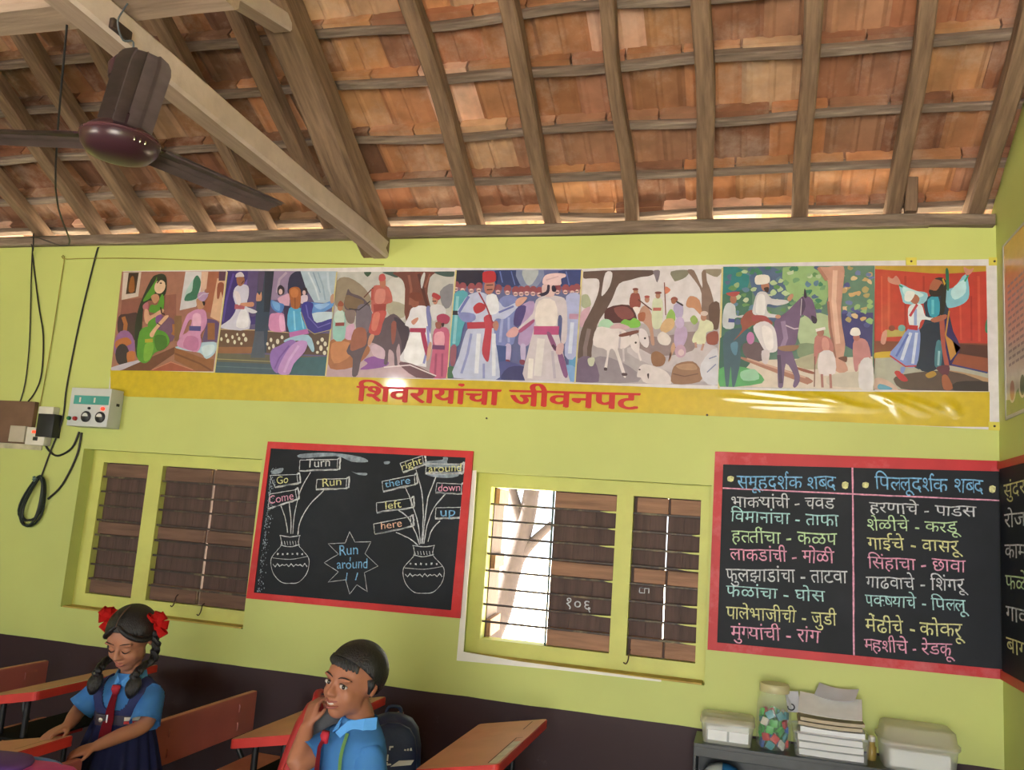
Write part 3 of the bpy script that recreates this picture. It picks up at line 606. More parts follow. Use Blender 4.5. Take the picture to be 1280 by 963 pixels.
# 4 the two men before the crowd
crowd = []
for k, (x, y) in enumerate(((75, 190), (130, 200), (200, 205), (260, 200), (415, 215), (490, 220), (555, 230), (600, 230), (645, 225), (695, 228), (745, 235), (890, 215), (955, 215), (1045, 210), (1010, 220))):
    crowd += [('#8c6478', 'o', '%d,%d 27,30' % (x, y)), ('#8c4854', 's', '%d,%d %d,%d %d,%d %d,%d' % (x - 30, y - 8, x - 12, y - 48, x + 22, y - 44, x + 28, y - 6)), ('#d4b4b4', 's', '%d,%d %d,%d %d,%d %d,%d' % (x - 14, y - 2, x + 12, y - 2, x + 14, y + 26, x - 12, y + 26)), ('#402c40', 'l', '7,0 %d,%d %d,%d' % (x - 12, y + 14, x + 12, y + 13))]
panel(4, 558, 330, .1558, [
 ('#24283c', 'r', '80,52 300,52 290,180 72,180'), ('#2c3c6c', 's', '390,54 560,52 600,160 500,190 400,160'), ('#7884a8', 's', '560,52 780,50 730,180 620,200'), ('#a8b0b8', 's', '610,52 740,52 690,160 640,160'), ('#34447c', 's', '900,60 1085,48 1075,180 920,180'), ('#5c70b4', 'l', '10,0 430,60 450,150'), ('#5c70b4', 'l', '10,0 960,60 985,170'), ('#5c70b4', 'l', '8,0 520,60 550,170'),
] + crowd + [
 ('#50a0b4', 's', '60,240 170,230 160,420 130,520 100,650 30,660 50,420'), ('#84c0cc', 'l', '24,0 90,260 80,400 60,640'), ('#282838', 'r', '50,375 140,378 135,412 46,410'), ('#8c5468', 's', '40,660 80,660 70,800 40,820 28,760'),
 ('#7480bc', 's', '430,280 520,250 580,300 560,420 540,640 390,650 400,400'), ('#98a0d0', 'l', '22,0 450,420 430,630'), ('#98a0d0', 'l', '18,0 500,430 500,630'), ('#a890c0', 's', '590,350 700,300 720,460 660,650 575,640 600,480'), ('#48407c', 's', '560,360 640,340 600,480 540,490'), ('#b4a8d0', 's', '475,650 520,655 510,780 475,770'), ('#b4a8d0', 's', '595,650 635,655 630,780 600,770'), ('#783850', 's', '470,770 510,775 500,820 470,810'), ('#783850', 's', '590,770 630,775 620,810 590,800'),
 ('#3c5088', 'r', '385,650 480,660 470,940 380,940'), ('#4c5490', 's', '420,790 560,800 650,860 640,942 400,940'), ('#34386c', 's', '500,830 640,830 640,930 440,930'), ('#5894c4', 'r', '985,740 1040,740 1035,830 980,825'), ('#78a0d4', 's', '940,820 1036,830 1030,945 940,940'), ('#406850', 's', '12,830 60,830 50,915 8,915'),
 ('#a4acd8', 's', '960,260 1075,250 1060,450 1040,740 950,735 970,480'), ('#b088a8', 'r', '985,400 1060,402 1055,445 985,442'), ('#c8d0e8', 'l', '30,0 1010,470 990,720'),
 ('#b4bcdc', 's', '180,250 270,225 350,260 420,300 470,350 560,310 570,350 470,440 400,440 380,520 420,800 395,940 60,915 100,740 160,540 210,470 90,400 130,310'), ('#7c84c0', 's', '100,390 220,400 230,450 160,470 110,440'), ('#6870b4', 'l', '22,0 180,260 130,340 100,390'), ('#dcdfec', 's', '320,260 400,250 420,380 340,400'), ('#8890c8', 'l', '20,0 200,560 170,720 120,880'), ('#d8dcec', 'l', '34,0 260,560 240,880'), ('#8890c8', 'l', '18,0 300,800 300,920'), ('#d8dcec', 'l', '30,0 380,560 380,900'), ('#6870b4', 'l', '16,0 420,390 540,340'),
 ('#b03440', 's', '215,350 260,310 310,330 305,370 240,400'), ('#a83448', 'r', '165,470 400,462 405,515 168,522'), ('#b43c50', 's', '300,430 360,410 365,520 350,700 335,785 305,760 285,690 310,520'), ('#8c3040', 'l', '12,0 260,230 320,340 370,470'), ('#b07c70', 's', '370,490 400,455 420,490 400,540'), ('#ac7468', 's', '310,150 380,140 385,200 350,245 310,225'), ('#b02c38', 's', '290,100 300,65 380,60 400,110 385,145 300,150'), ('#402020', 'l', '9,0 325,208 370,205'), ('#30202c', 'l', '7,0 320,172 375,168'), ('#c89c90', 's', '555,300 590,270 650,270 600,330 560,340'),
 ('#c4bcc8', 's', '720,290 800,255 900,260 960,300 970,480 960,620 920,630 930,440 900,420 900,560 980,900 960,945 632,940 650,720 700,520 700,440 590,530 580,510 690,400'), ('#dcd4d4', 's', '740,300 870,300 880,490 720,490'), ('#d4d0d4', 'l', '60,0 760,600 730,900'), ('#b0a8bc', 'l', '22,0 850,700 870,920'), ('#e0dcdc', 'l', '40,0 680,760 670,920'), ('#a0527c', 's', '580,530 690,450 700,470 600,550'), ('#b04c80', 'r', '702,500 905,500 900,570 700,568'), ('#d0a0a4', 's', '480,560 540,505 580,530 560,580 500,590'),
 ('#84507c', 's', '805,560 835,555 890,680 860,690'), ('#4c2c48', 'l', '22,0 850,650 885,690'), ('#7c5080', 's', '890,720 930,715 975,890 940,900'), ('#c4a4ac', 's', '890,650 940,640 930,720 880,720'),
 ('#ccb0b4', 's', '765,190 790,160 870,170 860,260 780,255'), ('#28203c', 's', '745,240 800,220 810,170 830,175 820,235 770,260'), ('#28203c', 's', '845,180 870,175 880,220 850,220'), ('#d8bcc4', 's', '770,150 790,95 860,75 950,80 955,105 920,120 915,170 800,165'), ('#c4a4b0', 'l', '10,0 800,130 900,100'),
], ('#5c6494', '80,50 1086,46 1026,948 5,920'))
# 5 the camp with bullocks
panel(5, 716, 326, .1703, [
 ('#d0ccd4', 'r', '80,70 1092,62 1070,460 60,450'), ('#a8a0a8', 'r', '50,480 1068,440 1060,916 20,892'), ('#8c8490', 's', '30,800 200,700 420,780 480,890 20,892'), ('#bcb4bc', 's', '400,640 800,600 1060,640 1060,900 560,760'), ('#8c7c80', 's', '300,520 620,560 900,520 880,660 640,700 520,660'),
 ('#a0a890', 's', '62,260 110,250 135,320 100,350 62,330'), ('#c4a0b4', 's', '60,380 130,340 90,470 52,480'),
 ('#5c4c48', 's', '78,80 580,70 570,110 500,120 430,140 340,170 290,280 240,370 180,470 140,640 130,720 40,760 60,520 150,330 190,220 190,140 130,130 80,130'), ('#d0ccd4', 's', '240,90 290,90 270,190 215,260 215,210'), ('#7c6c70', 'l', '30,0 120,500 90,640 90,780'), ('#6c5c78', 's', '40,720 150,720 190,890 22,890'), ('#c0c4b4', 's', '110,720 160,715 150,770 120,770'),
 ('#746c78', 's', '590,75 640,75 620,160 600,110'), ('#7c7c6c', 's', '720,80 850,70 830,120 760,150 740,140'), ('#8c8474', 's', '960,66 1090,62 1060,120 980,90'),
 ('#7c6860', 's', '840,75 890,72 950,200 945,90 975,72 985,150 1010,210 1040,330 1060,500 950,450 945,240 890,140'), ('#5c4840', 's', '1000,330 1075,310 1068,500 1010,470'),
 ('#502c30', 's', '250,350 410,325 470,420 430,450 250,450'), ('#7c4848', 's', '300,350 400,340 450,410 360,430'), ('#a0c8b0', 's', '190,490 205,440 260,430 300,470 260,500'), ('#74b44c', 's', '350,460 380,430 420,440 450,420 495,450 480,490 370,490'), ('#c4a4b0', 's', '270,490 340,460 420,490 360,510'),
 ('#d8d0d4', 's', '180,490 290,500 350,500 400,530 430,600 370,650 330,650 390,840 365,840 310,670 270,660 250,800 230,790 250,660 150,620'), ('#b8b0bc', 'l', '14,0 350,520 340,640'), ('#483840', 's', '360,825 398,828 395,845 365,845'), ('#483840', 's', '230,785 252,788 248,808 230,805'), ('#6c4038', 's', '345,540 470,510 480,530 360,560'), ('#d8d0d4', 's', '420,560 470,540 490,600 480,680 430,640'), ('#d4ccd4', 's', '490,500 540,520 560,600 540,640 490,590'), ('#302830', 'o', '462,602 8,8'), ('#302830', 'o', '530,570 8,8'), ('#d8d0d4', 'l', '14,0 480,670 500,735'), ('#c4bcc4', 'l', '14,0 370,640 375,740'),
 ('#8c4c44', 's', '420,340 425,250 460,235 490,250 495,340'), ('#e0d8d8', 's', '440,345 490,345 480,400'), ('#a87c68', 'o', '462,225 18,16'), ('#7c4440', 'o', '460,210 22,10'), ('#b48c7c', 's', '480,420 500,350 540,330 580,400 590,520 600,615 575,610 560,500 500,440'), ('#a87c68', 'o', '545,285 18,24'), ('#9c4c48', 'o', '545,265 20,10'), ('#5c3430', 'l', '9,0 480,285 610,385'), ('#a06048', 's', '480,390 530,380 525,440 485,440'),
 ('#c4ccb4', 's', '585,300 620,275 660,300 650,480 585,485'), ('#a87c68', 'o', '625,255 18,24'), ('#7c4440', 'o', '627,236 26,10'), ('#b0645c', 'r', '590,345 650,345 648,368 588,368'), ('#783c38', 'l', '7,0 672,160 682,400'), ('#cc7c64', 's', '680,190 718,215 680,245'),
 ('#a8a0c4', 's', '740,330 800,310 810,390 780,430 750,400'), ('#8c5048', 'o', '745,285 26,20'), ('#94604c', 'o', '740,300 18,18'), ('#342830', 'l', '12,0 760,300 810,330'),
 ('#b48468', 's', '830,320 860,260 930,290 945,400 890,350 850,345'), ('#8cb45c', 's', '690,400 720,355 750,390 745,450 690,440'), ('#8ca85c', 's', '860,430 890,400 920,440 890,470'),
 ('#c4a47c', 's', '640,500 680,430 740,430 740,490 680,530'), ('#d0c8c8', 's', '620,560 660,520 720,570 700,620 640,610'), ('#b09cc0', 's', '745,540 770,480 830,490 840,560 800,640 750,630'), ('#b8a8cc', 'o', '785,455 34,42'), ('#b898b0', 'o', '790,665 42,48'), ('#d0b8c0', 'o', '795,675 22,24'), ('#c49c84', 's', '700,740 750,650 740,600 720,640 720,720'),
 ('#ccd0b4', 's', '920,500 940,430 1020,450 1030,510 980,530 970,610 880,600 890,540'), ('#a87c68', 'o', '960,415 22,28'), ('#c8b8b4', 'o', '965,388 28,18'), ('#b0887c', 'l', '16,0 900,600 905,640'), ('#b0887c', 'l', '16,0 960,610 945,660'), ('#8c4c40', 's', '985,540 1062,520 1062,610 990,610'),
 ('#8c6448', 's', '575,690 620,665 680,710 660,770 590,770'), ('#d0c8cc', 's', '470,850 490,780 540,760 640,790 700,830 720,905 540,900 500,860'), ('#382c34', 's', '545,835 560,830 555,870'), ('#382c34', 'o', '490,800 8,6'), ('#8c6850', 's', '725,830 760,760 880,740 940,810 930,890 740,905'), ('#a88468', 's', '760,770 880,755 910,800 800,800'), ('#6c4c3c', 'l', '8,0 735,830 820,850 920,830'), ('#c8c8d4', 's', '940,760 1060,640 1062,910 960,880'), ('#7880a8', 'l', '8,0 985,820 1050,760'), ('#7880a8', 'l', '8,0 1000,720 1055,700'),
], ('#c0b8c0', '78,72 1094,60 1062,918 18,894'))
# 6 riders in the forest
leafs = []
r6 = random.Random(66)
for k in range(150):
    x, y = r6.uniform(60, 1115), r6.uniform(60, 480); c = r6.choice(['#3c7c60', '#6c9870', '#8cac80', '#4c6488', '#a8c098', '#587c98', '#5c8c58', '#b8c8a8'])
    if x > 900: c = r6.choice(['#8cb078', '#c0a070', '#4c5490', '#d0b890', '#6878a8', '#a89868'])
    leafs.append((c, 's', ' '.join('%.0f,%.0f' % (x + math.cos(a) * r6.uniform(10, 34), y + math.sin(a) * r6.uniform(8, 26)) for a in (0, 1.1, 2.3, 3.4, 4.6, 5.5))))
panel(6, 894, 324, .1765, [
 ('#1f7c80', 's', '58,55 150,55 240,120 200,250 52,300'), ('#3c6c5c', 'r', '55,250 260,200 270,560 40,560'), ('#4c6488', 's', '250,70 480,90 470,330 300,300'), ('#8cb078', 's', '480,60 780,60 780,320 560,300'), ('#3c3c78', 'r', '895,380 1118,380 1110,720 900,600')] + leafs + [
 ('#a4b894', 's', '600,420 800,400 790,640 610,620'), ('#788c70', 's', '590,600 800,620 850,700 620,720'), ('#ccc0b4', 'r', '160,720 1115,690 1120,930 130,905'), ('#a4a088', 's', '560,720 760,660 800,760 640,780'), ('#bcb4a8', 's', '820,820 1120,800 1120,900 820,900'), ('#2c5c50', 's', '30,560 220,520 260,700 180,800 30,830'), ('#4c9c5c', 's', '25,780 160,760 300,800 330,880 30,900'), ('#8cc0a0', 's', '180,800 280,780 310,850 200,860'), ('#5c4c54', 's', '200,600 330,600 340,720 220,700'),
 ('#bc9080', 's', '730,60 800,56 910,52 905,200 890,400 920,600 910,700 940,790 850,790 830,600 800,480 800,200 780,120'), ('#d4b0a0', 'l', '34,0 850,80 840,300 870,600'), ('#94685c', 'l', '18,0 800,300 815,480 850,700'), ('#a87868', 'l', '24,0 730,60 790,150'), ('#6c4438', 's', '870,700 930,690 930,730 900,720'),
 ('#a07060', 's', '215,700 660,840 660,885 600,870 210,720'), ('#c09c8c', 'l', '12,0 225,705 640,840'), ('#8c5444', 's', '560,760 700,800 690,815 600,790'),
 ('#345868', 's', '70,520 230,490 240,560 180,620 180,720 140,895 120,895 110,760 95,895 75,895 60,700'), ('#4c7c98', 's', '110,600 160,590 150,680 120,660'), ('#b8c0c8', 's', '60,360 90,310 140,330 150,400 200,395 190,415 140,420 130,490 55,480'), ('#3c4c88', 'r', '95,420 140,425 138,450 92,448'), ('#a06c58', 'o', '128,285 24,32'), ('#a04848', 's', '78,240 172,232 150,262 105,262'), ('#8c4c40', 's', '180,430 250,360 330,400 400,440 390,470 260,470 130,580 190,500'),
 ('#685478', 's', '420,440 500,380 590,290 630,262 690,290 720,430 700,455 660,415 610,400 590,500 570,600 540,640 600,830 575,905 550,900 560,830 500,740 480,905 445,905 440,640 430,560'), ('#8c789c', 'l', '34,0 480,440 500,560 470,640'), ('#483858', 's', '600,300 620,270 640,330 610,400'), ('#483858', 'l', '26,0 450,680 465,880'), ('#302840', 's', '680,400 720,420 715,455 690,450'), ('#30283c', 's', '628,268 634,205 650,270'), ('#c0b0c4', 'l', '9,0 500,470 560,495 590,490'), ('#8c6c54', 's', '450,620 590,610 560,650 470,650'), ('#b070a4', 'o', '250,560 28,44'), ('#a4a0b0', 'l', '7,0 612,280 605,400'),
 ('#c4c4cc', 's', '270,330 300,240 360,235 400,280 500,290 520,310 440,330 370,320 375,380 440,395 440,415 350,410 270,390'), ('#dcdce0', 's', '300,260 350,260 350,390 290,380'), ('#984448', 's', '265,400 360,405 395,460 380,470 330,430 270,445'), ('#d0ccd4', 's', '270,480 350,440 420,490 440,600 430,655 360,655 310,580'), ('#e4e0e4', 's', '330,480 400,500 410,630 360,630'), ('#c4bcc4', 's', '330,650 385,655 370,740 335,730'), ('#a87460', 's', '325,180 375,165 380,215 340,225'), ('#3c2828', 's', '345,205 378,200 375,235 355,230'), ('#d8d4d0', 's', '285,175 290,118 375,115 384,165 330,180'), ('#b88870', 's', '510,280 540,245 555,260 530,300'), ('#b88870', 'o', '445,408 20,14'),
 ('#b07470', 's', '705,560 760,540 820,570 835,660 740,670 735,640 715,740 700,740'), ('#c89088', 's', '760,560 800,570 805,640 760,640'), ('#d4ccd0', 's', '740,665 835,660 850,810 735,810'), ('#a07068', 'l', '18,0 755,815 760,910'), ('#a07068', 'l', '18,0 815,815 820,915'), ('#a06c60', 'o', '745,520 26,30'), ('#e0dcdc', 'l', '20,0 712,505 780,490'), ('#7c5c50', 'l', '8,0 706,690 702,905'),
 ('#b47c80', 's', '975,600 1020,560 1080,590 1100,720 1020,740 1010,790 985,780'), ('#ccc8d0', 's', '1030,725 1110,715 1115,925 1020,910'), ('#a86c68', 'o', '1000,555 24,26'), ('#e4e0dc', 's', '955,530 970,490 1015,490 1028,535 985,545'),
], ('#5c8070', '56,54 1130,46 1128,930 20,904'))
# 7 the embrace in the red tent
panel(7, 1086, 320, .2285, [
 ('#b09030', 'r', '34,55 642,55 642,90 400,100 34,72'), ('#b43a30', 'r', '34,72 200,92 420,98 644,84 652,490 480,470 34,470'), ('#c4503c', 'l', '14,0 110,110 110,440'), ('#9c2c28', 'l', '12,0 200,110 200,440'), ('#c4503c', 'l', '10,0 500,270 505,460'), ('#c4503c', 'l', '14,0 600,110 605,470'), ('#9c2c28', 'l', '10,0 560,220 562,465'), ('#c4503c', 'l', '8,0 70,110 72,420'), ('#9c2c28', 'l', '10,0 300,110 300,190'),
 ('#784030', 'r', '34,465 652,480 652,560 34,530'), ('#503028', 'r', '470,480 652,490 655,560 470,530'), ('#c4a430', 's', '34,530 150,525 130,560 34,565'), ('#a4a498', 'r', '34,560 500,540 655,640 655,740 26,730'), ('#8c4c34', 'r', '455,530 655,560 655,640 440,600'), ('#303878', 'l', '9,0 450,595 650,640'), ('#a88868', 's', '440,625 655,670 655,700 440,650'), ('#54443c', 's', '180,650 440,630 655,700 655,742 240,742 140,690'), ('#302824', 's', '480,690 655,690 655,742 470,742'), ('#c0a498', 's', '34,670 100,680 160,735 30,730'), ('#5c98b4', 's', '60,700 130,725 100,735 50,728'),
 ('#b0a058', 'r', '90,405 200,405 200,440 90,445'), ('#c48c80', 's', '75,420 100,410 90,480 65,475'), ('#6ca4a0', 'o', '180,395 20,18'), ('#884438', 'o', '126,396 18,16'), ('#307c58', 's', '640,360 650,350 652,420 636,410'),
 ('#1c3048', 's', '300,260 330,220 420,220 440,320 470,470 440,600 420,640 340,610 250,610 270,440 310,340'), ('#10243c', 's', '280,400 400,380 370,620 260,600'), ('#2c94b0', 's', '322,240 380,225 385,320 335,330'), ('#5cb8c8', 'l', '14,0 350,240 350,320'), ('#3c7484', 's', '370,470 400,480 395,600 360,600'), ('#8cb8c4', 'l', '12,0 385,520 380,600'),
 ('#28205c', 's', '420,330 455,400 500,500 470,560 440,600 410,480'), ('#b4843c', 'l', '9,0 440,300 420,430 450,570 500,500'), ('#a05044', 's', '388,330 412,340 420,500 440,600 420,620 395,470'), ('#5c2c3c', 's', '370,610 440,600 430,660 400,650'), ('#9c5c3c', 's', '400,660 430,655 460,725 410,730'), ('#a88438', 's', '310,650 350,630 370,650 330,670'),
 ('#8cc0d0', 's', '165,155 190,160 250,190 320,205 300,260 200,262 180,220'), ('#b8dce0', 's', '190,170 300,210 260,230 200,220'), ('#7cb8cc', 's', '420,190 470,170 530,100 550,210 520,260 450,285 425,270'), ('#b0d8e0', 's', '450,190 520,130 530,200 470,240'), ('#c08478', 's', '105,115 130,125 150,108 172,140 165,160 110,145'), ('#c08478', 's', '520,60 550,75 575,65 560,95 540,105 525,90'), ('#208c6c', 'l', '9,0 165,160 185,170'), ('#208c6c', 'l', '9,0 525,140 545,105'),
 ('#a06048', 's', '335,160 360,125 400,130 410,190 370,215 335,190'), ('#241c1c', 's', '330,185 370,190 400,150 415,190 390,220 340,220'), ('#28282c', 's', '360,125 400,118 430,150 420,190 400,140'), ('#c4a030', 'l', '9,0 405,125 425,180'), ('#206850', 's', '420,75 436,80 440,180 425,180'), ('#202020', 's', '425,150 415,300 390,320 395,220'),
 ('#d4dce4', 's', '215,290 250,262 290,270 310,330 360,340 355,355 290,350 270,400 225,390'), ('#8ca0d0', 'l', '16,0 255,290 255,380'), ('#b03444', 'l', '14,0 265,265 225,330'), ('#7c90cc', 's', '215,400 275,400 280,490 260,600 200,605 115,545 160,480'), ('#c4d0e8', 'l', '18,0 230,420 180,570'), ('#c4d0e8', 'l', '16,0 262,420 240,590'), ('#5468b4', 'l', '12,0 215,430 150,550'), ('#b03838', 'l', '8,0 115,545 200,605 260,602'), ('#b02c34', 'r', '222,378 270,382 266,408 218,402'), ('#a46450', 's', '222,225 255,210 278,235 260,265 230,250'), ('#dce0e0', 's', '195,240 205,195 245,195 250,215 225,250'), ('#a46450', 's', '340,345 420,320 420,345 360,365'), ('#b02c34', 's', '140,640 165,630 215,680 180,685'), ('#7c90cc', 's', '175,610 200,610 190,640 175,640'),
], ('#b43a30', '34,54 642,54 655,742 26,732'))
# yellow dividing lines between the pictures
for a, b in (((284, 340), (268, 466)), ((421, 340), (407, 470)), ((570, 338), (558.5, 474)), ((727.5, 338), (718.5, 479)), ((903, 335), (898.5, 486))):
    bm = NB(); P0, P1 = B(*a, .0062), B(*b, .0062)
    cface(bm, [P0 + V((-.004, 0, 0)), P1 + V((-.004, 0, 0)), P1 + V((.004, 0, 0)), P0 + V((.004, 0, 0))], '#d0c48c')
    obj('dividing_line', bm, M_PRINT, BANNER, world=True)
for x, y in ((1139, 327), (1243, 327), (1243, 533)):
    bm = NB(); c = B(x, y, .002)
    add_box(bm, c.x - .022, c.x + .022, c.y - .002, c.y, c.z - .018, c.z + .018, bev=.0006)
    g = obj('grommet_patch', bm, mat('patch_yellow', (206, 196, 84), .6), BANNER, world=True)
    bm = NB(); add_ball(bm, c - V((0, .003, 0)), .005, 8); obj('nail', bm, M_BAR, g, world=True)

# ------------------------------------------------------------------ lettering tools
_gc = {}
def _raw(s, off=0.0):
    cu = bpy.data.curves.new('t', 'FONT'); cu.body = s; cu.size = 1; cu.offset = off; cu.resolution_u = 4
    o = bpy.data.objects.new('t', cu); COL.objects.link(o)
    bpy.context.view_layer.update()
    me = bpy.data.meshes.new_from_object(o.evaluated_get(bpy.context.evaluated_depsgraph_get()))
    vs_ = [tuple(v.co[:2]) for v in me.vertices]; fs = [tuple(p.vertices) for p in me.polygons]
    bpy.data.objects.remove(o); bpy.data.curves.remove(cu); bpy.data.meshes.remove(me)
    return vs_, fs
def glyph(ch, off):
    k = (ch, off)
    if k not in _gc:
        v, f = _raw(ch, off) if ch != ' ' else ([], [])
        m2 = max(p[0] for p in _raw('मम')[0]); a = max(p[0] for p in _raw('म' + ch + 'म')[0]) - m2
        _gc[k] = (v, f, a)
    return _gc[k]
def layout(text, off=0.0):
    """2-D mesh pieces for one line; ~ makes the letter before it a half form, @ a hook over it, ^ an eyelash stroke"""
    bm = NB(); x = 0; i = 0
    while i < len(text):
        ch = text[i]; nxt = text[i + 1] if i + 1 < len(text) else ''
        if ch == '@':
            ribbon(bm, smooth_pts([V((x - .16, .62, 0)), V((x - .17, .75, 0)), V((x - .10, .83, 0)), V((x - .0, .76, 0))], 4, False), .07, V((0, 0, 1))); i += 1; continue
        if ch == '^':
            ribbon(bm, smooth_pts([V((x - .02, .40, 0)), V((x + .06, .46, 0)), V((x + .16, .38, 0))], 4, False), .07, V((0, 0, 1))); x += .10; i += 1; continue
        v, f, a = glyph(ch, off)
        q = NB(); vv = [q.verts.new((p[0], p[1], 0)) for p in v]
        for t in f:
            try: q.faces.new([vv[k] for k in t])
            except ValueError: pass
        if nxt == '~':
            cut = a - .135
            bmesh.ops.bisect_plane(q, geom=q.verts[:] + q.edges[:] + q.faces[:], plane_co=(cut, 0, 0), plane_no=(1, 0, 0), clear_outer=True)
            a = cut; i += 1
        me = bpy.data.meshes.new('q')
        for p in q.verts: p.co.x += x; p.co.z += .012 * (i % 3)
        q.to_mesh(me); q.free(); bm.from_mesh(me); bpy.data.meshes.remove(me)
        x += a; i += 1
    return bm
def write(text, p0, p1, body_h, m, parent, name='chalk_lettering', off=0.0, jit=.004, body=.622, bold=()):
    """line of lettering from p0 to p1 on a plane; p0/p1 are the ends of the base line"""
    bm = layout(text, off); p0, p1 = V(p0), V(p1)
    for k, (bx, bz) in enumerate(bold):
        q = layout(text, off)
        for v in q.verts: v.co += V((bx, bz, .04 * (k + 1)))
        me = bpy.data.meshes.new('q'); q.to_mesh(me); q.free(); bm.from_mesh(me); bpy.data.meshes.remove(me)
    xs = [v.co.x for v in bm.verts]; x0, x1 = min(xs), max(xs)
    ax = (p1 - p0); sx = ax.length / (x1 - x0); ax.normalize()
    upv = V((0, 0, 1)); upv = (upv - ax * upv.dot(ax)).normalized(); sy = body_h / body
    for v in bm.verts:
        a, b = v.co.x, v.co.y
        ja = noise.noise(V((a * 1.3, b * 1.3, len(text)))) * jit / sx; jb = noise.noise(V((a * 1.3, b * 1.3, 30 + len(text)))) * jit / sy
        v.co = p0 + ax * ((a - x0 + ja) * sx) + upv * ((b + jb) * sy) + ax.cross(upv) * (v.co.z * .01)
    n = ax.cross(upv)
    bmesh.ops.recalc_face_normals(bm, faces=bm.faces[:])
    for f in bm.faces:
        if f.normal.dot(n) < 0: f.normal_flip()
    return obj(name, bm, m, parent, world=True, recalc=False)
M_REDINK = mat('red_print', (190, 40, 34), .4, .04, 40)
l0, l1 = B(444, 501, .0035), B(800, 512, .0035)
write('िशवरायांचा जीवनपट', l0, l1, .076, M_REDINK, BANNER, 'red_lettering', jit=0, bold=((.035, 0), (-.03, 0), (.018, -.022)))
# ------------------------------------------------------------------ the blackboards
def chalk(c): return mat('chalk_' + c.strip('#'), c, .9, .35, 90, spec=.1)
CH = {k: chalk(v) for k, v in dict(w='#c4c8cc', b='#7cb0d8', y='#d0d098', p='#d89cb4', g='#b8d4a8', c='#a8d0d0', o='#d8b098').items()}
def frame_prism(bm, outer, inner, y0, th, skip=()):
    n = len(outer)
    for k in range(n):
        if k in skip: continue
        add_prism(bm, [outer[k], outer[(k + 1) % n], inner[(k + 1) % n], inner[k]], (0, th, 0))
WB = W - .002
O = [at_y(x, y, WB) for x, y in ((336.5, 552.5), (592.5, 564.5), (576, 773), (309.5, 748))]
I = [at_y(x, y, WB) for x, y in ((340, 561), (583, 572.5), (565, 763), (319, 741))]
LB = thing('blackboard', 'red framed blackboard with chalk pots and English words between the windows', 'blackboard', (O[2] + O[3]) / 2)
bm = NB(); add_prism(bm, [p - V((0, .010, 0)) for p in I], (0, .011, 0)); obj('writing_surface', bm, M_BLACK, LB, world=True)
bm = NB(); frame_prism(bm, [p - V((0, .014, 0)) for p in O], [p - V((0, .014, 0)) for p in I], 0, .015); obj('frame', bm, M_RED, LB, world=True)
YL = WB - .0112
def L5(x, y): return at_y(300 + x * .25, 540 + y * .25, YL)          # drawing units of the left board
def stroke(pts, col, wd=.0045, parent=LB, sm=True, name='chalk_stroke', closed=False):
    P = [L5(*p) for p in pts]
    if closed: P.append(P[0])
    if sm and len(P) > 2: P = smooth_pts(P, 4, False)
    else:
        q = []
        for a, b in zip(P, P[1:]): q += [a.lerp(b, k / 6) for k in range(6)]
        P = q + [P[-1]]
    bm = NB(); ribbon(bm, P, wd, V((0, -1, 0)), .5); return obj(name, bm, CH[col], parent, world=True, recalc=False)
def words(t, x0, y0, x1, y1, h, col, body=.45): write(t, L5(x0, y0), L5(x1, y1), h * .25 / FPX * 4.05, CH[col], LB, 'chalk_word', body=body, jit=.003)
def pot(cx, top, w_, h_, col='w'):
    ps = []
    for s in (-1, 1):
        ps.append([(cx + s * w_ * .27, top), (cx + s * w_ * .24, top + h_ * .06), (cx + s * w_ * .23, top + h_ * .2), (cx + s * w_ * .32, top + h_ * .3), (cx + s * w_ * .48, top + h_ * .46), (cx + s * w_ * .5, top + h_ * .62), (cx + s * w_ * .42, top + h_ * .82), (cx + s * w_ * .22, top + h_ * .98), (cx, top + h_)])
    for p in ps: stroke(p, col, .003, name='pot_outline')
    stroke([(cx - w_ * .27, top), (cx, top + 8), (cx + w_ * .27, top)], col, .004, name='pot_rim'); stroke([(cx - w_ * .25, top + h_ * .2), (cx, top + h_ * .24), (cx + w_ * .25, top + h_ * .19)], col, .004, name='pot_neck_line')
    for k in range(7): stroke([(cx - w_ * .22 + k * w_ * .072, top + h_ * .12), (cx - w_ * .20 + k * w_ * .072, top + h_ * .2)], col, .003, sm=False, name='pot_hatching')
    for k in range(6):
        x = cx - w_ * .32 + k * w_ * .128; stroke([(x - 4, top + h_ * .38 + k % 2 * 3), (x + 4, top + h_ * .39)], col, .009, sm=False, name='pot_dot')
    stroke([(cx - w_ * .46, top + h_ * .47), (cx, top + h_ * .5), (cx + w_ * .46, top + h_ * .44)], col, .0025, name='pot_band')
    stroke([(cx - w_ * .45 + k * w_ * .06, top + h_ * .62 + (10 if k % 2 else -8) * (.6 + .4 * math.sin(k))) for k in range(16)], col, .004, sm=False, name='pot_zigzag')
pot(250, 518, 190, 240); pot(918, 568, 205, 240)
def sign(pts, col='w', th=.008):
    a, b, c, d = pts
    stroke([a, b, c, d], 'w', .0035, sm=False, name='sign_outline', closed=True)
    stroke([b, (b[0] + 13, b[1] - 10), (c[0] + 13, c[1] - 6), c, d], 'w', th, sm=False, name='sign_edge')
sign([(300, 142), (488, 138), (486, 190), (296, 196)]); words('Turn', 332, 180, 450, 172, 30, 'w')
sign([(150, 218), (284, 214), (290, 258), (175, 278)]); words('Go', 185, 262, 240, 256, 26, 'y')
sign([(148, 312), (276, 290), (284, 340), (140, 386)]); words('Come', 146, 362, 268, 338, 28, 'p')
sign([(385, 238), (534, 234), (530, 284), (380, 288)]); words('Run', 412, 276, 506, 266, 28, 'y')
sign([(800, 158), (912, 120), (918, 166), (816, 204)]); words('right', 810, 192, 912, 158, 24, 'y')
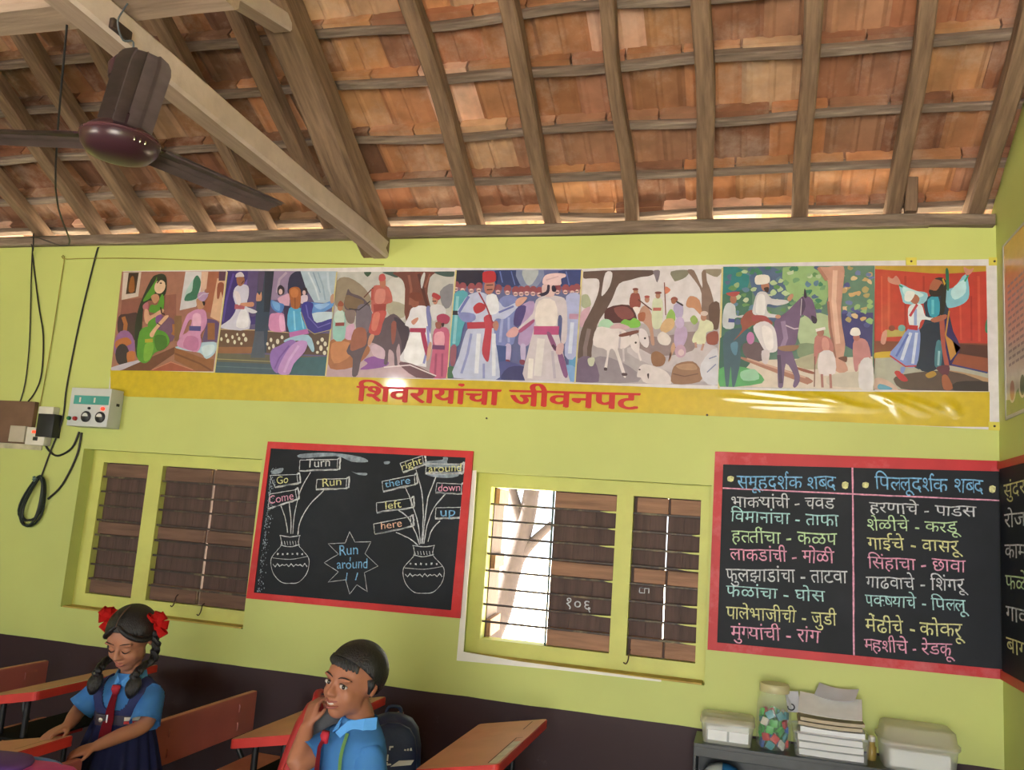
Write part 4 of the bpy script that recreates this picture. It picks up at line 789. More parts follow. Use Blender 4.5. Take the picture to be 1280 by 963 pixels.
sign([(932, 160), (1108, 162), (1104, 208), (928, 206)], th=.011); words('around', 944, 204, 1108, 196, 26, 'y')
sign([(710, 248), (872, 216), (874, 264), (716, 298)]); words('there', 726, 280, 852, 258, 25, 'b')
sign([(984, 256), (1108, 262), (1106, 312), (978, 304)]); words('down', 990, 298, 1100, 296, 24, 'p')
sign([(682, 356), (856, 332), (858, 380), (684, 404)]); words('left', 728, 388, 806, 378, 26, 'y')
sign([(980, 380), (1104, 378), (1100, 430), (976, 434)]); words('up', 1004, 424, 1076, 420, 28, 'b')
sign([(668, 462), (852, 424), (856, 474), (674, 512)]); words('here', 706, 488, 810, 474, 25, 'o')
for p in ([(205, 370), (228, 440), (238, 505)], [(246, 355), (254, 430), (254, 510)], [(352, 202), (300, 300), (272, 420), (264, 510)], [(420, 292), (345, 370), (300, 450), (290, 515)], [(880, 190), (908, 300), (916, 420), (908, 560)], [(980, 226), (940, 330), (925, 440), (912, 560)], [(1030, 308), (970, 380), (935, 470), (920, 560)], [(1000, 446), (960, 490), (940, 550)], [(826, 278), (845, 320), (870, 390), (892, 470), (902, 560)], [(790, 390), (840, 430), (880, 510), (898, 565)], [(780, 504), (840, 530), (890, 568)]):
    stroke(p, 'w', .005, name='flower_stem')
star = [(548, 500), (575, 552), (655, 550), (625, 610), (690, 672), (622, 705), (636, 800), (585, 765), (548, 812), (528, 740), (440, 752), (492, 700), (420, 655), (492, 612), (440, 560), (526, 556)]
stroke(star, 'w', .0025, sm=False, name='star_outline', closed=True)
words('Run', 498, 620, 590, 612, 34, 'b'); words('around', 486, 686, 638, 682, 32, 'b')
for a, b in (((552, 628), (550, 648)), ((536, 706), (530, 745)), ((588, 704), (578, 742))): stroke([a, b], 'b', .005, sm=False, name='chalk_dash')
# duster smears
M_SMEAR = mat('chalk_smear', '#8c98a4', .9, .4, 40, spec=.1)
for pts in ([(300, 112), (450, 105), (600, 125), (640, 150), (560, 150), (480, 122), (310, 132)], [(925, 150), (1010, 140), (1015, 128), (1040, 130), (1038, 160), (1100, 170), (1090, 222), (1000, 230), (925, 212), (980, 200), (1085, 200), (1080, 180), (940, 176)], [(558, 198), (580, 205), (632, 206), (630, 218), (590, 214)], [(720, 150), (748, 148), (745, 160), (724, 162)], [(160, 195), (215, 180), (205, 205), (165, 212)]):
    bm = NB(); bm.faces.new([bm.verts.new(q) for q in smooth_pts([L5(*p) + V((0, .0003, 0)) for p in pts], 3)]); obj('duster_smear', bm, M_SMEAR, LB, world=True, recalc=False)
M_FLECK = CH['w']
r8 = random.Random(8); bm = NB()
for k in range(260):
    y = r8.uniform(180, 800); x = 160 - (y - 80) * .115 + abs(r8.gauss(0, 14)) + 8
    s = r8.uniform(1.2, 4.0)
    bm.faces.new([bm.verts.new(L5(x + s * math.cos(a) * r8.uniform(.5, 1), y + 1.6 * s * math.sin(a) * r8.uniform(.5, 1)) + V((0, .0002, 0))) for a in (0, 1.3, 2.5, 3.8, 5)])
o = obj('chalk_flecks', bm, M_SMEAR, LB, world=True, recalc=False); o['kind'] = 'stuff'

# ---- the vocabulary board, its red frame running into the corner
O = [at_y(x, y, WB) for x, y in ((894, 565), (1253, 577), (1251, 849), (884.5, 812))]; O[1].x = O[2].x = .982
I = [at_y(x, y, WB) for x, y in ((904, 581), (1253, 590), (1251, 836.5), (896.5, 803))]; I[1].x = I[2].x = .982
RB = thing('blackboard', 'red framed blackboard with two columns of Marathi chalk words in the corner', 'blackboard', (O[2] + O[3]) / 2)
bm = NB(); add_prism(bm, [p - V((0, .010, 0)) for p in I], (0, .011, 0)); obj('writing_surface', bm, M_BLACK, RB, world=True)
bm = NB(); frame_prism(bm, [p - V((0, .014, 0)) for p in O], [p - V((0, .014, 0)) for p in I], 0, .015, skip=(1,)); obj('frame', bm, M_RED2, RB, world=True)
def R7(x, y): return at_y(870 + x * .3218, 550 + y * .3218, YL)
def rline(pts, col, wd): 
    P = [R7(*p) for p in pts]; q = []
    for a, b in zip(P, P[1:]): q += [a.lerp(b, k / 12) for k in range(12)]
    bm = NB(); ribbon(bm, q + [P[-1]], wd, V((0, -1, 0)), .25); obj('chalk_rule', bm, CH[col], RB, world=True, recalc=False)
rline([(608, 104), (611, 470), (613, 842)], 'p', .007); rline([(104, 188), (610, 211), (1178, 236)], 'p', .006)
LINES = [('समूहदश@क शब~द', 158, 188, 545, 192, 46, 'b'), ('िपल~लूदश@क शब~द', 696, 192, 1120, 208, 46, 'b'),
 ('भाक^यांची - चवड', 140, 262, 540, 268, 38, 'w'), ('िवमानांचा - ताफा', 134, 318, 555, 336, 40, 'c'), ('हत~तींचा - कळप', 138, 398, 548, 410, 42, 'g'), ('लाकडांची - मोळी', 134, 468, 538, 480, 42, 'p'),
 ('फुलझाडांचा - ताटवा', 116, 548, 590, 558, 44, 'w'), ('फळांचा - घोस', 116, 608, 502, 630, 38, 'c'), ('पालेभाजीची - जुडी', 116, 694, 548, 722, 42, 'y'), ('मुंग~यांची - रांग', 134, 770, 482, 790, 42, 'p'),
 ('हरणाचे - पाडस', 672, 282, 1090, 300, 36, 'w'), ('शेळीचे - करडू', 664, 350, 1028, 362, 38, 'g'), ('गाईचे - वासरू', 664, 424, 1034, 438, 40, 'y'), ('िसंहाचा - छावा', 668, 500, 1048, 514, 40, 'p'),
 ('गाढवाचे - िशंगरू', 660, 576, 1054, 588, 40, 'w'), ('पक~ष~याचे - िपल~लू', 656, 644, 1060, 668, 38, 'c'), ('मेंढीचे - कोकरू', 660, 746, 1046, 770, 44, 'y'), ('म~हशीचे - रेडकू', 656, 820, 1006, 842, 40, 'p')]
for t, x0, y0, x1, y1, h, c in LINES:
    write(t, R7(x0, y0), R7(x1, y1), h * .3218 / FPX * 3.85, CH[c], RB, 'chalk_lettering', jit=.006)
for x, y, k in ((133, 152, 0), (578, 177, 1), (657, 176, 0), (1150, 192, 1)):
    bm = NB(); bm.faces.new([bm.verts.new(R7(x + 14 * math.cos(a) + 2 * (a % 2), y + (12 if k == 0 else 15) * math.sin(a))) for a in (0, .8, 1.6, 2.4, 3.2, 4, 4.8, 5.6)])
    obj('chalk_spot', bm, CH['y'], RB, world=True, recalc=False)
# ---- the long blackboard on the right wall
XR = .985
SB = thing('blackboard', 'long blackboard with a red frame on the right side wall', 'blackboard', (XR, 2.6, 1.05))
bm = NB(); add_box(bm, XR - .010, XR + .002, 1.4, 3.86, 1.085, 1.878); obj('writing_surface', bm, M_BLACK, SB, world=True)
bm = NB()
add_box(bm, XR - .014, XR + .002, 1.37, 3.875, 1.878, 1.908); add_box(bm, XR - .014, XR + .002, 1.37, 3.875, 1.05, 1.085); add_box(bm, XR - .014, XR + .002, 1.37, 1.4, 1.05, 1.908)
obj('frame', bm, mat('red_frame_old', (176, 60, 44), .5, .15, 9, c2=(190, 92, 60), c2amt=.4), SB, world=True)
for k, (t, c) in enumerate((('सुंदर', 'y'), ('रोज', 'w'), ('काम', 'w'), ('फळे', 'g'), ('गाव', 'w'), ('बाग', 'y'))):
    z = 1.76 - k * .118
    write(t, (XR - .0112, 3.80, z), (XR - .0112, 3.52, z + .004), .052, CH[c], SB, 'chalk_lettering', jit=.005)
# ---- poster on the right wall
PB = thing('poster', 'glossy orange and white printed poster high on the right side wall', 'poster', (XR - .003, 3.4, 2.084))
bm = NB(); colour_layer(bm)
def pq(y0, y1, z0, z1, c, l=0): cface(bm, [V((XR - .004 - l, y0, z0)), V((XR - .004 - l, y1, z0)), V((XR - .004 - l, y1, z1)), V((XR - .004 - l, y0, z1))], c)
for k in range(24):
    t = k / 23; c0 = np.array([206, 140, 40]); c1 = np.array([216, 160, 140]); c2_ = np.array([214, 208, 200])
    c = c0 * (1 - t * 3) + c1 * t * 3 if t < .33 else (c1 * (1 - (t - .33) * 3) + c2_ * (t - .33) * 3 if t < .66 else c2_)
    pq(3.77, 2.85, 2.79 - (k + 1) * .0295, 2.79 - k * .0295, '#%02x%02x%02x' % tuple(int(v) for v in c))
obj('printed_sheet', bm, M_PRINT, PB, world=True, recalc=False)
bm = NB()
for (a, b, c, d) in ((3.785, 3.77, 2.07, 2.79), (2.85, 2.835, 2.07, 2.79), (3.785, 2.835, 2.79, 2.80), (3.785, 2.835, 2.07, 2.083)): add_box(bm, XR - .006, XR, min(a, b), max(a, b), c, d)
obj('border', bm, mat('grey_border', (188, 190, 184), .5), PB, world=True)
bm = NB(); colour_layer(bm)
cface(bm, [V((XR - .005, 3.77, 2.084)), V((XR - .005, 3.2, 2.084)), V((XR - .005, 3.4, 2.15)), V((XR - .005, 3.55, 2.19)), V((XR - .005, 3.70, 2.14)), V((XR - .005, 3.77, 2.15))], '#7c9c60')
obj('green_band', bm, M_PRINT, PB, world=True, recalc=False)
for y, c in ((3.68, '#c08c78'), (3.55, '#5c6c4c')):
    bm = NB(); colour_layer(bm); cface(bm, [V((XR - .0056, y + .05 * math.cos(a * PI / 8), 2.18 + .055 * math.sin(a * PI / 8))) for a in range(16)], '#dcd8cc'); obj('round_portrait', bm, M_PRINT, PB, world=True, recalc=False)
    bm = NB(); colour_layer(bm); cface(bm, [V((XR - .0062, y + .03 * math.cos(a * PI / 8), 2.175 + .04 * math.sin(a * PI / 8))) for a in range(16)], c); obj('portrait_figure', bm, M_PRINT, PB, world=True, recalc=False)
for k in range(13):
    z = 2.60 - k * .027; bm = NB(); colour_layer(bm); yy = 3.72
    for j in range(7):
        l = .03 + .02 * ((k * 7 + j * 5) % 4) / 3
        cface(bm, [V((XR - .0056, yy, z)), V((XR - .0056, yy - l, z)), V((XR - .0056, yy - l, z + .011)), V((XR - .0056, yy, z + .011))], '#9c9498'); yy -= l + .012
    obj('text_line', bm, M_PRINT, PB, world=True, recalc=False)
# chalk numbers on the shutters of the middle window
write('१०६', V((-.82, YF + .0425, 1.140)), V((-.70, YF + .0425, 1.132)), .046, CH['w'], sh, 'chalk_number', jit=.002)
bm = NB(); P = [V((x, YF + .0425, z)) for x, z in ((-.478, 1.262), (-.478, 1.24), (-.455, 1.24), (-.455, 1.262), (-.478, 1.262), (-.435, 1.262), (-.435, 1.235))]
q = []
for a, b in zip(P, P[1:]): q += [a.lerp(b, k / 5) for k in range(5)]
ribbon(bm, q, .004, V((0, -1, 0)), .3); obj('chalk_mark', bm, CH['w'], win2, world=True, recalc=False)
# ------------------------------------------------------------------ electrics on the wall
M_GREYBOX = mat('meter_grey', (196, 200, 200), .45, .05, 8, spec=.4)
M_CABLE = mat('cable_black', (36, 34, 34), .5, .2, 20)
M_PLASTIC = mat('white_plastic', (214, 210, 198), .4, .06, 12)
M_DARK = mat('dark_plastic', (34, 34, 40), .4, .1, 12)
y0 = 3.80
a, b = at_y(90, 484.5, y0), at_y(133, 534.5, y0)
MB_ = thing('meter_box', 'grey electric meter box with two dials and a red lamp on the wall', 'meter box', ((a.x + b.x) / 2, W, b.z))
bm = NB(); add_box(bm, a.x, b.x, y0, W - .001, b.z, a.z, bev=.004); obj('case', bm, M_GREYBOX, MB_, world=True, smooth=True)
sx, sz = b.x - a.x, a.z - b.z
def on(u, v): return V((a.x + sx * u, y0, b.z + sz * v))
bm = NB(); p, q = on(.10, .57), on(.97, .80); add_box(bm, p.x, q.x, y0 - .002, y0 + .002, p.z, q.z, bev=.0008); obj('label_strip', bm, mat('teal_label', (74, 156, 148), .4), MB_, world=True)
for k in range(2):
    p, q = on(.24 + .36 * k, .62), on(.28 + .36 * k, .75); bm = NB(); add_box(bm, p.x, q.x, y0 - .0028, y0, p.z, q.z); obj('label_mark', bm, M_PLASTIC, MB_, world=True)
def disc(c, r, th, m, parent, name, r2=None):
    bm = NB(); add_lathe(bm, [(r, 0), (r, th * .7), ((r2 or r) * .85, th)], seg=24)
    bmesh.ops.transform(bm, matrix=Matrix.Translation(c) @ Matrix.Rotation(PI / 2, 4, 'X'), verts=bm.verts)
    return obj(name, bm, m, parent, world=True, smooth=True)
for u in (.47, .82):
    d_ = disc(on(u, .25), .030, .012, M_DARK, MB_, 'dial')
    bm = NB(); c = on(u, .27) - V((0, .0125, 0)); bm.faces.new([bm.verts.new(c + V((.019 * math.cos(t), 0, .019 * math.sin(t) - .003))) for t in [PI * k / 10 for k in range(11)]])
    obj('dial_face', bm, mat('dial_white', (206, 206, 200), .4), d_, world=True, recalc=False)
disc(on(.86, .47), .010, .012, glow_mat('red_lamp', (255, 50, 30), 2.5), MB_, 'lamp'); disc(on(.52, .47), .007, .010, M_DARK, MB_, 'unlit_lamp')
disc(on(.06, .19), .011, .014, mat('green_button', (40, 110, 70), .4), MB_, 'button'); disc(on(.21, .19), .012, .014, mat('red_button', (170, 40, 44), .4), MB_, 'button')
bm = NB(); add_box(bm, b.x - .002, b.x + .004, W - .05, W - .03, a.z - .09, a.z - .075); obj('latch', bm, M_DARK, MB_, world=True)

SBD = thing('switchboard', 'brown wooden switchboard with a socket at the left edge of the wall', 'switchboard', at_y(20, 556, W))
a2, b2 = at_y(-30, 500, W), at_y(41, 556, W)
bm = NB(); add_box(bm, a2.x - .2, b2.x, W - .03, W, b2.z, a2.z, bev=.004); obj('board', bm, mat('board_brown', (112, 84, 66), .6, .15, 9), SBD, world=True)
bm = NB(); add_box(bm, a2.x - .22, b2.x + .07, W - .006, W, b2.z - .03, b2.z); obj('plaster_edge', bm, mat('old_plaster', (188, 180, 150), .8, .2, 20), SBD, world=True)
def ebox(px0, py0, px1, py1, y, th, m, name, parent=SBD):
    p, q = at_y(px0, py0, y), at_y(px1, py1, y); bm = NB(); add_box(bm, p.x, q.x, y, y + th, q.z, p.z, bev=.003); return obj(name, bm, m, parent, world=True, smooth=True)
so = ebox(34, 534, 54, 557, W - .055, .05, M_PLASTIC, 'socket'); 
ebox(40, 538, 47, 542, W - .059, .006, glow_mat('red_neon', (255, 70, 40), 1.5), 'neon_switch', so); ebox(41, 546, 46, 551, W - .059, .006, M_DARK, 'socket_hole', so)
ebox(13, 532, 29, 553, W - .05, .045, mat('aged_plastic', (178, 168, 150), .45), 'switch')
ebox(48, 517, 64, 547, W - .06, .06, M_DARK, 'breaker'); ebox(49, 508, 66, 518, W - .045, .045, M_PLASTIC, 'cutout_cover')

def cable(pxs, label, r=.005, y=W - .008, name='cable', m=None, extra=None, sag=0):
    P = [at_y(x, y_, y) for x, y_ in pxs]
    if extra: P = [V(e) for e in extra] + P
    bm = NB(); add_tube(bm, smooth_pts(P, 5, False), r, 7); return tag(obj(name, bm, m or M_CABLE, smooth=True), label, 'cable')
cable([(40, 322), (39, 350), (36, 440), (26, 500), (0, 542), (-12, 552)], 'black cable hanging from the runner beam and sweeping left across the switchboard', .0035, extra=[(-2.09, 1.95, 2.96), (-2.5, 2.4, 2.62), (-3.3, 3.3, 2.72), tuple(at_y(41, 296, 3.845)), tuple(at_y(40.5, 311, 3.85))])
cable([(41, 322), (48, 380), (54, 420), (52, 466), (44, 490), (30, 508)], 'black cable bulging right as it drops onto the top of the switchboard', .004, extra=[tuple(at_y(42, 292, 3.845)), tuple(at_y(41.5, 311, 3.85))])
cable([(480, 331), (300, 327), (170, 323), (84, 324), (80, 328), (64, 430), (50, 508)], 'thin yellowed cord clipped along the wall top and down to the switchboard', .003, W - .008, 'conduit', mat('painted_cord', (150, 140, 66), .6))
cable([(123, 309), (119, 322), (100, 400), (84, 480), (78, 525), (64, 562), (52, 595)], 'long black cable running down the wall left of the meter box', .0045)
cable([(99, 540), (90, 560), (72, 570), (60, 562), (56, 552)], 'black cable looping from under the meter box to the switchboard', .006)
cable([(102, 541), (96, 570), (78, 606), (60, 624)], 'black cable slanting from the meter box down to the coil', .006)
bm = NB(); c0 = at_y(46, 626, W - .016); P = []
for k in range(5 * 24 + 1):
    t = 2 * PI * k / 24; n = k / 24
    rx, rz = .082 + .022 * math.sin(n * 2.1), .135 + .018 * math.sin(n * 3.3)
    s = .45 + .55 * (1 - math.cos(t)) / 2
    P.append(c0 + V((rx * math.sin(t) * s - (.022 * math.cos(t) * -1) - .012, -.004 * n, rz * math.cos(t) * .95)))
add_tube(bm, P, .006, 6)
tag(obj('cable_coil', bm, mat('cable_green_black', (34, 42, 40), .5), smooth=True), 'black coil of spare cable hung on the wall under the switchboard', 'cable')
bm = NB(); P = [c0 + V((-.02 + .012 * math.sin(k), -.02 - .003 * math.cos(k), .105 + k * .002)) for k in range(14)]; add_tube(bm, P, .004, 6)
tag(obj('tie_cord', bm, mat('grey_cord', (96, 120, 112), .6), smooth=True), 'grey cord tying the neck of the cable coil', 'cord')

# ------------------------------------------------------------------ ceiling fan
HUB = V((-1.819, 1.947, 2.554))
M_FAN = mat('fan_brown', (62, 36, 44), .3, .08, 10, spec=.5); M_BLADE = mat('fan_blade_grey', (122, 106, 106), .45, .2, 12, c2=(132, 120, 116), c2amt=.6)
FAN = thing('ceiling_fan', 'dark brown three bladed ceiling fan hanging under the tie beam', 'fan', HUB)
bm = NB(); add_lathe(bm, [(.012, -.055), (.05, -.052), (.088, -.040), (.106, -.018), (.110, .0), (.108, .012), (.092, .03), (.06, .055), (.03, .07), (.02, .10)], HUB, 40); obj('motor_housing', bm, M_FAN, FAN, world=True, smooth=True)
bm = NB(); add_lathe(bm, [(.1085, .001), (.1125, .004), (.1125, .010), (.1085, .013)], HUB, 40, caps=False); obj('rim_band', bm, mat('fan_band', (84, 52, 58), .25, spec=.6), FAN, world=True, smooth=True)
bm = NB(); add_tube(bm, [HUB + V((0, 0, .06)), HUB + V((-.03, 0, .30))], .012, 10); obj('down_rod', bm, M_FAN, FAN, world=True, smooth=True)
bm = NB(); add_lathe(bm, [(.015, .19), (.045, .2), (.05, .24), (.03, .27)], HUB + V((-.02, 0, 0)), 24); obj('canopy', bm, M_FAN, FAN, world=True, smooth=True)
for k in range(3):
    bm = NB(); c = HUB + V((.098, 0, -.022)); c = HUB + Matrix.Rotation(math.radians(-28 + k * 9), 3, 'Z') @ V((.107, 0, -.016)); add_ball(bm, c, (.004, .003, .008), 8); obj('chrome_trim', bm, mat('chrome', (220, 210, 180), .15, metal=1), FAN, world=True, smooth=True)
for ang in (-44, 71, 191):
    Mz = Matrix.Translation(HUB + V((0, 0, .012))) @ Matrix.Rotation(math.radians(ang), 4, 'Z') @ Matrix.Rotation(math.radians(-4), 4, 'X')
    bm = NB(); add_prism(bm, [(.08, -.03, 0), (.19, -.036, 0), (.20, -.02, 0), (.20, .02, 0), (.19, .036, 0), (.08, .03, 0)], (0, 0, .006))
    bmesh.ops.transform(bm, matrix=Mz, verts=bm.verts); ir = obj('blade_bracket', bm, M_FAN, FAN, world=True)
    bm = NB(); cols = [-1, -.62, -.58, -.5, -.46, -.05, 0, .05, .42, .46, .55, .6, 1]; rows = []
    for i in range(16):
        r_ = .125 + (.59 - .125) * i / 15; wv = .072 - .010 * i / 15
        if i >= 13: wv *= (1, .93, .78)[i - 13]
        rows.append([V((r_ + (0 if i < 13 else (.0, .004, .0)[i - 13]), wv * q, (.0045 if abs(abs(q) - .54) < .08 else (.003 if abs(q) < .03 else 0)) - .010 * q * q)) for q in cols])
    vr = [[bm.verts.new(p) for p in r] for r in rows]
    for A, B_ in zip(vr, vr[1:]):
        for j in range(len(cols) - 1): bm.faces.new((A[j], A[j + 1], B_[j + 1], B_[j]))
    r_ = bmesh.ops.solidify(bm, geom=bm.faces[:], thickness=.002)
    bmesh.ops.transform(bm, matrix=Mz, verts=bm.verts); obj('blade', bm, M_BLADE, FAN, world=True, smooth=True)
hk = at_x(146, 34, -1.815)
bm = NB(); add_tube(bm, smooth_pts([hk + V((.0, .03, .10)), hk + V((.012, .0, .05)), hk + V((.02, -.02, .0)), hk + V((.01, .02, -.03)), hk + V((.02, .05, -.02)), hk + V((0, .07, -.08)), HUB + V((-.01, 0, .26))], 5, False), .0028, 6)
tag(obj('fan_wire', bm, mat('grey_wire', (92, 100, 108), .5), smooth=True), 'grey twisted wire hanging from the tie beam to the fan', 'wire')
bm = NB(); q = hk + V((0, .0, .0)); add_box(bm, q.x - .012, q.x + .004, q.y - .02, q.y + .06, q.z - .012, q.z + .02, bev=.004); tag(obj('beam_bracket', bm, M_BAR), 'small rusty bracket on the side of the tie beam above the fan', 'bracket')

# ------------------------------------------------------------------ desk and bench units
M_TOP = mat('worn_desk_top', (194, 124, 98), .42, .12, 5, spec=.45, c2=(176, 84, 70), c2amt=.7)
M_EDGE = mat('red_desk_paint', (196, 56, 50), .42, .1, 8, spec=.45)
M_BACKR = mat('worn_red_back', (168, 94, 90), .45, .1, 4, spec=.4, c2=(138, 98, 92), c2amt=.6)
M_PIPE = mat('black_pipe', (30, 30, 32), .4, .1, 10, spec=.5)
def plank(pts_xy, z_of, th, parent, name, mats=(M_EDGE, M_TOP), rnd_=.02):
    """horizontal board from a plan outline; its upper face takes the second material"""
    bm = NB(); n = len(pts_xy)
    top = [bm.verts.new((x, y, z_of(x))) for x, y in pts_xy]; bot = [bm.verts.new((x, y, z_of(x) - th)) for x, y in pts_xy]
    f = bm.faces.new(top); f.material_index = 1; bm.faces.new(bot[::-1])
    for k in range(n): bm.faces.new((top[k], top[(k + 1) % n], bot[(k + 1) % n], bot[k]))
    es = [e for e in bm.edges if abs(e.verts[0].co.z - e.verts[1].co.z) < .08 and all(v in top for v in e.verts)]
    bmesh.ops.bevel(bm, geom=es, offset=.003, segments=2, affect='EDGES')
    return obj(name, bm, list(mats), parent, smooth=False)
def rrect(x0, x1, y0_, y1_, r=.02):
    out = []
    for cx_, cy_, a0 in ((x1 - r, y1_ - r, 0), (x0 + r, y1_ - r, 90), (x0 + r, y0_ + r, 180), (x1 - r, y0_ + r, 270)):
        out += [(cx_ + r * math.cos(math.radians(a0 + k * 22.5)), cy_ + r * math.sin(math.radians(a0 + k * 22.5))) for k in range(5)]
    return out
LEN = .74
def make_unit(label, loc):
    u = thing('school_desk', label, 'desk', loc, 0, 'red desk and bench units')
    t = plank(rrect(.36, .66, 0, LEN), lambda x: .66 + .06 * (x - .36) / .30, .034, u, 'desk_top')
    bm = NB(); zt = lambda x: .66 + .06 * (x - .36) / .30 + .0006
    for (xa, xb, ya, yb) in ((.612, .616, .03, .40), (.612, .640, .40, .404), (.60, .604, .55, .70)):
        bm.faces.new([bm.verts.new((x, y, zt(x))) for x, y in ((xa, ya), (xb, ya), (xb, yb), (xa, yb))])
    gv = obj('pencil_groove', bm, mat('groove_dark', (58, 38, 32), .7), t, recalc=False); gv['kind'] = 'stuff'
    bm = NB(); bm.faces.new([bm.verts.new((x, y, zt(x) - .0002)) for x, y in ((.617, .03), (.648, .02), (.648, .34), (.617, .34))]); obj('bare_strip', bm, mat('bare_paint', (200, 186, 166), .45, .2, 20), t, recalc=False)
    plank(rrect(.05, .30, .02, LEN - .02), lambda x: .405, .03, u, 'seat')
    bm = NB(); add_box(bm, -.014, .014, 0, LEN, .49, .665, bev=.006); 
    for f in bm.faces:
        if f.normal.z > .7 and f.calc_center_median().z > .65: f.material_index = 1
    bk = obj('backrest', bm, [M_BACKR, M_TOP], u)
    for yy in (.12, .60):
        for zz in (.535, .612):
            bm = NB(); add_tube(bm, [(.0145, yy, zz - .016), (.018, yy, zz - .012), (.018, yy, zz + .012), (.0145, yy, zz + .016)], .0035, 6); obj('bolt_strap', bm, M_BACKR, bk, smooth=True)
    for yy in (.09, LEN - .09):
        for xx, zz in ((.42, .64), (.54, .66), (.08, .375), (.26, .375)):
            bm = NB(); add_tube(bm, [(xx, yy, .02), (xx, yy, zz)], .0125, 12); obj('leg', bm, M_PIPE, u, smooth=True)
        bm = NB(); add_tube(bm, [(-.02, yy, .62), (-.012, yy, .45), (.06, yy, .34)], .0125, 12); obj('back_post', bm, M_PIPE, u, smooth=True)
        bm = NB(); add_tube(bm, [(-.02, yy, .0125), (.60, yy, .0125)], .0125, 12); obj('foot_rail', bm, M_PIPE, u, smooth=True)
    bm = NB(); add_box(bm, .38, .60, .05, LEN - .05, .50, .512, bev=.002); obj('book_shelf', bm, mat('shelf_black', (26, 25, 26), .85, spec=.1), u)
    return u
U0 = make_unit('red desk and bench, rightmost of the far row, its whole tan top in view', (-1.447, 2.90, 0))
def unit(label, loc):
    c = copy_tree(U0); c.location = loc; c['label'] = label; return c
unit('red desk and bench behind the boy, middle of the far row', (-2.18, 2.90, 0))
unit('red desk and bench in the far row behind the girl, leftmost by the wall', (-3.37, 2.90, 0))
unit('red desk and bench of the near row carrying the pink schoolbag', (-2.81, 2.497 - LEN, 0))
unit('red desk and bench of the near row standing between the girl and the boy', (-2.085, 2.455 - LEN, 0))

# ------------------------------------------------------------------ black rack and what stands on it
M_BLK = mat('black_metal', (38, 44, 46), .35, .2, 9, spec=.55, c2=(70, 76, 78), c2amt=.4)
RK = thing('metal_rack', 'low black metal rack against the far wall in the corner', 'rack', (.32, 3.78, 0))
X0, X1, Y0, Y1 = -.19, .80, 3.665, 3.885
bm = NB(); add_box(bm, X0, X1, Y0, Y1, .685, .70, bev=.002); add_box(bm, X0, X1, Y0, Y0 + .012, .65, .686, bev=.002); obj('top', bm, M_BLK, RK, world=True)
for z in (.05, .28, .50):
    bm = NB(); add_box(bm, X0 + .012, X1 - .012, Y0 + .004, Y1 - .01, z, z + .012, bev=.002); obj('shelf', bm, M_BLK, RK, world=True)
for xa in (X0, X1 - .012):
    bm = NB(); add_box(bm, xa, xa + .012, Y0 + .002, Y1, 0, .685, bev=.002); obj('side_panel', bm, M_BLK, RK, world=True)
bm = NB(); add_box(bm, X0 + .012, X1 - .012, Y1 - .008, Y1, .02, .685); obj('back_panel', bm, M_BLK, RK, world=True)
M_TUB = clear_mat('frosted_plastic', (226, 226, 214), .3, .32); M_TUB2 = clear_mat('frosted_lid', (214, 206, 182), .35, .36)
M_PAPER = mat('paper', (234, 236, 236), .8, .05, 20); M_PAPER2 = mat('old_paper', (190, 176, 150), .8, .12, 20)
def tub(bm, c, w_, d_, h, t=.004, taper=.9, r=.02):
    o = lambda k, z: [V((c[0] + x, c[1] + y, c[2] + z)) for x, y in rrect(-w_ / 2 * k, w_ / 2 * k, -d_ / 2 * k, d_ / 2 * k, r)]
    add_loft(bm, [o(taper, 0), o(1, h), o(1.03, h), o(1.03, h - .008), o(1.0, h - .008)], False)
    f = bm.faces.new([bm.verts.new(p) for p in o(taper, 0.001)])
def paper_sheet(bm, c, w_, d_, rz=0, tilt=0, th=.001, curl=0):
    Mx = Matrix.Translation(V(c)) @ Matrix.Rotation(rz, 4, 'Z') @ Matrix.Rotation(tilt, 4, 'X'); n = 8; top = []
    for i in range(n + 1):
        x = -w_ / 2 + w_ * i / n; zc = curl * (2 * i / n - 1) ** 2
        top.append([bm.verts.new(Mx @ V((x, y, zc + dz))) for y in (-d_ / 2, d_ / 2) for dz in (0, th)])
    for A, B_ in zip(top, top[1:]):
        for a_, b_ in ((0, 1), (1, 3), (3, 2), (2, 0)): bm.faces.new((A[a_], A[b_], B_[b_], B_[a_]))
    bm.faces.new((top[0][0], top[0][2], top[0][3], top[0][1])); bm.faces.new((top[-1][0], top[-1][1], top[-1][3], top[-1][2]))
# left tub
p, q = at_y(876, 920, 3.73), at_y(942, 930, 3.73); cx_ = (p.x + q.x) / 2; ww = q.x - p.x
zt_ = at_y(880, 891, 3.75).z
T1 = thing('plastic_tub', 'small frosted plastic tub with paper labels at the left end of the black rack', 'tub', (cx_, 3.77, .70))
bm = NB(); tub(bm, (cx_, 3.77, .7005), ww, .16, zt_ - .72); obj('tub', bm, M_TUB, T1, world=True, smooth=True)
bm = NB(); add_loft(bm, [[V((cx_ + x * k, 3.77 + y * k, zt_ - .725 + .70 + z)) for x, y in rrect(-ww / 2, ww / 2, -.08, .08, .02)] for k, z in ((1.04, 0), (1.04, .012), (.96, .022))]); obj('lid', bm, M_TUB2, T1, world=True, smooth=True)
for k in range(2):
    bm = NB(); xa = cx_ - ww * .36 + k * ww * .40; add_box(bm, xa, xa + ww * .36, 3.688, 3.6895, .715, .77 + .012 * k); 
    bmesh.ops.transform(bm, matrix=Matrix.Translation((0, .005, 0)), verts=bm.verts); lb = obj('paper_label', bm, M_PAPER, T1, world=True)
bm = NB()
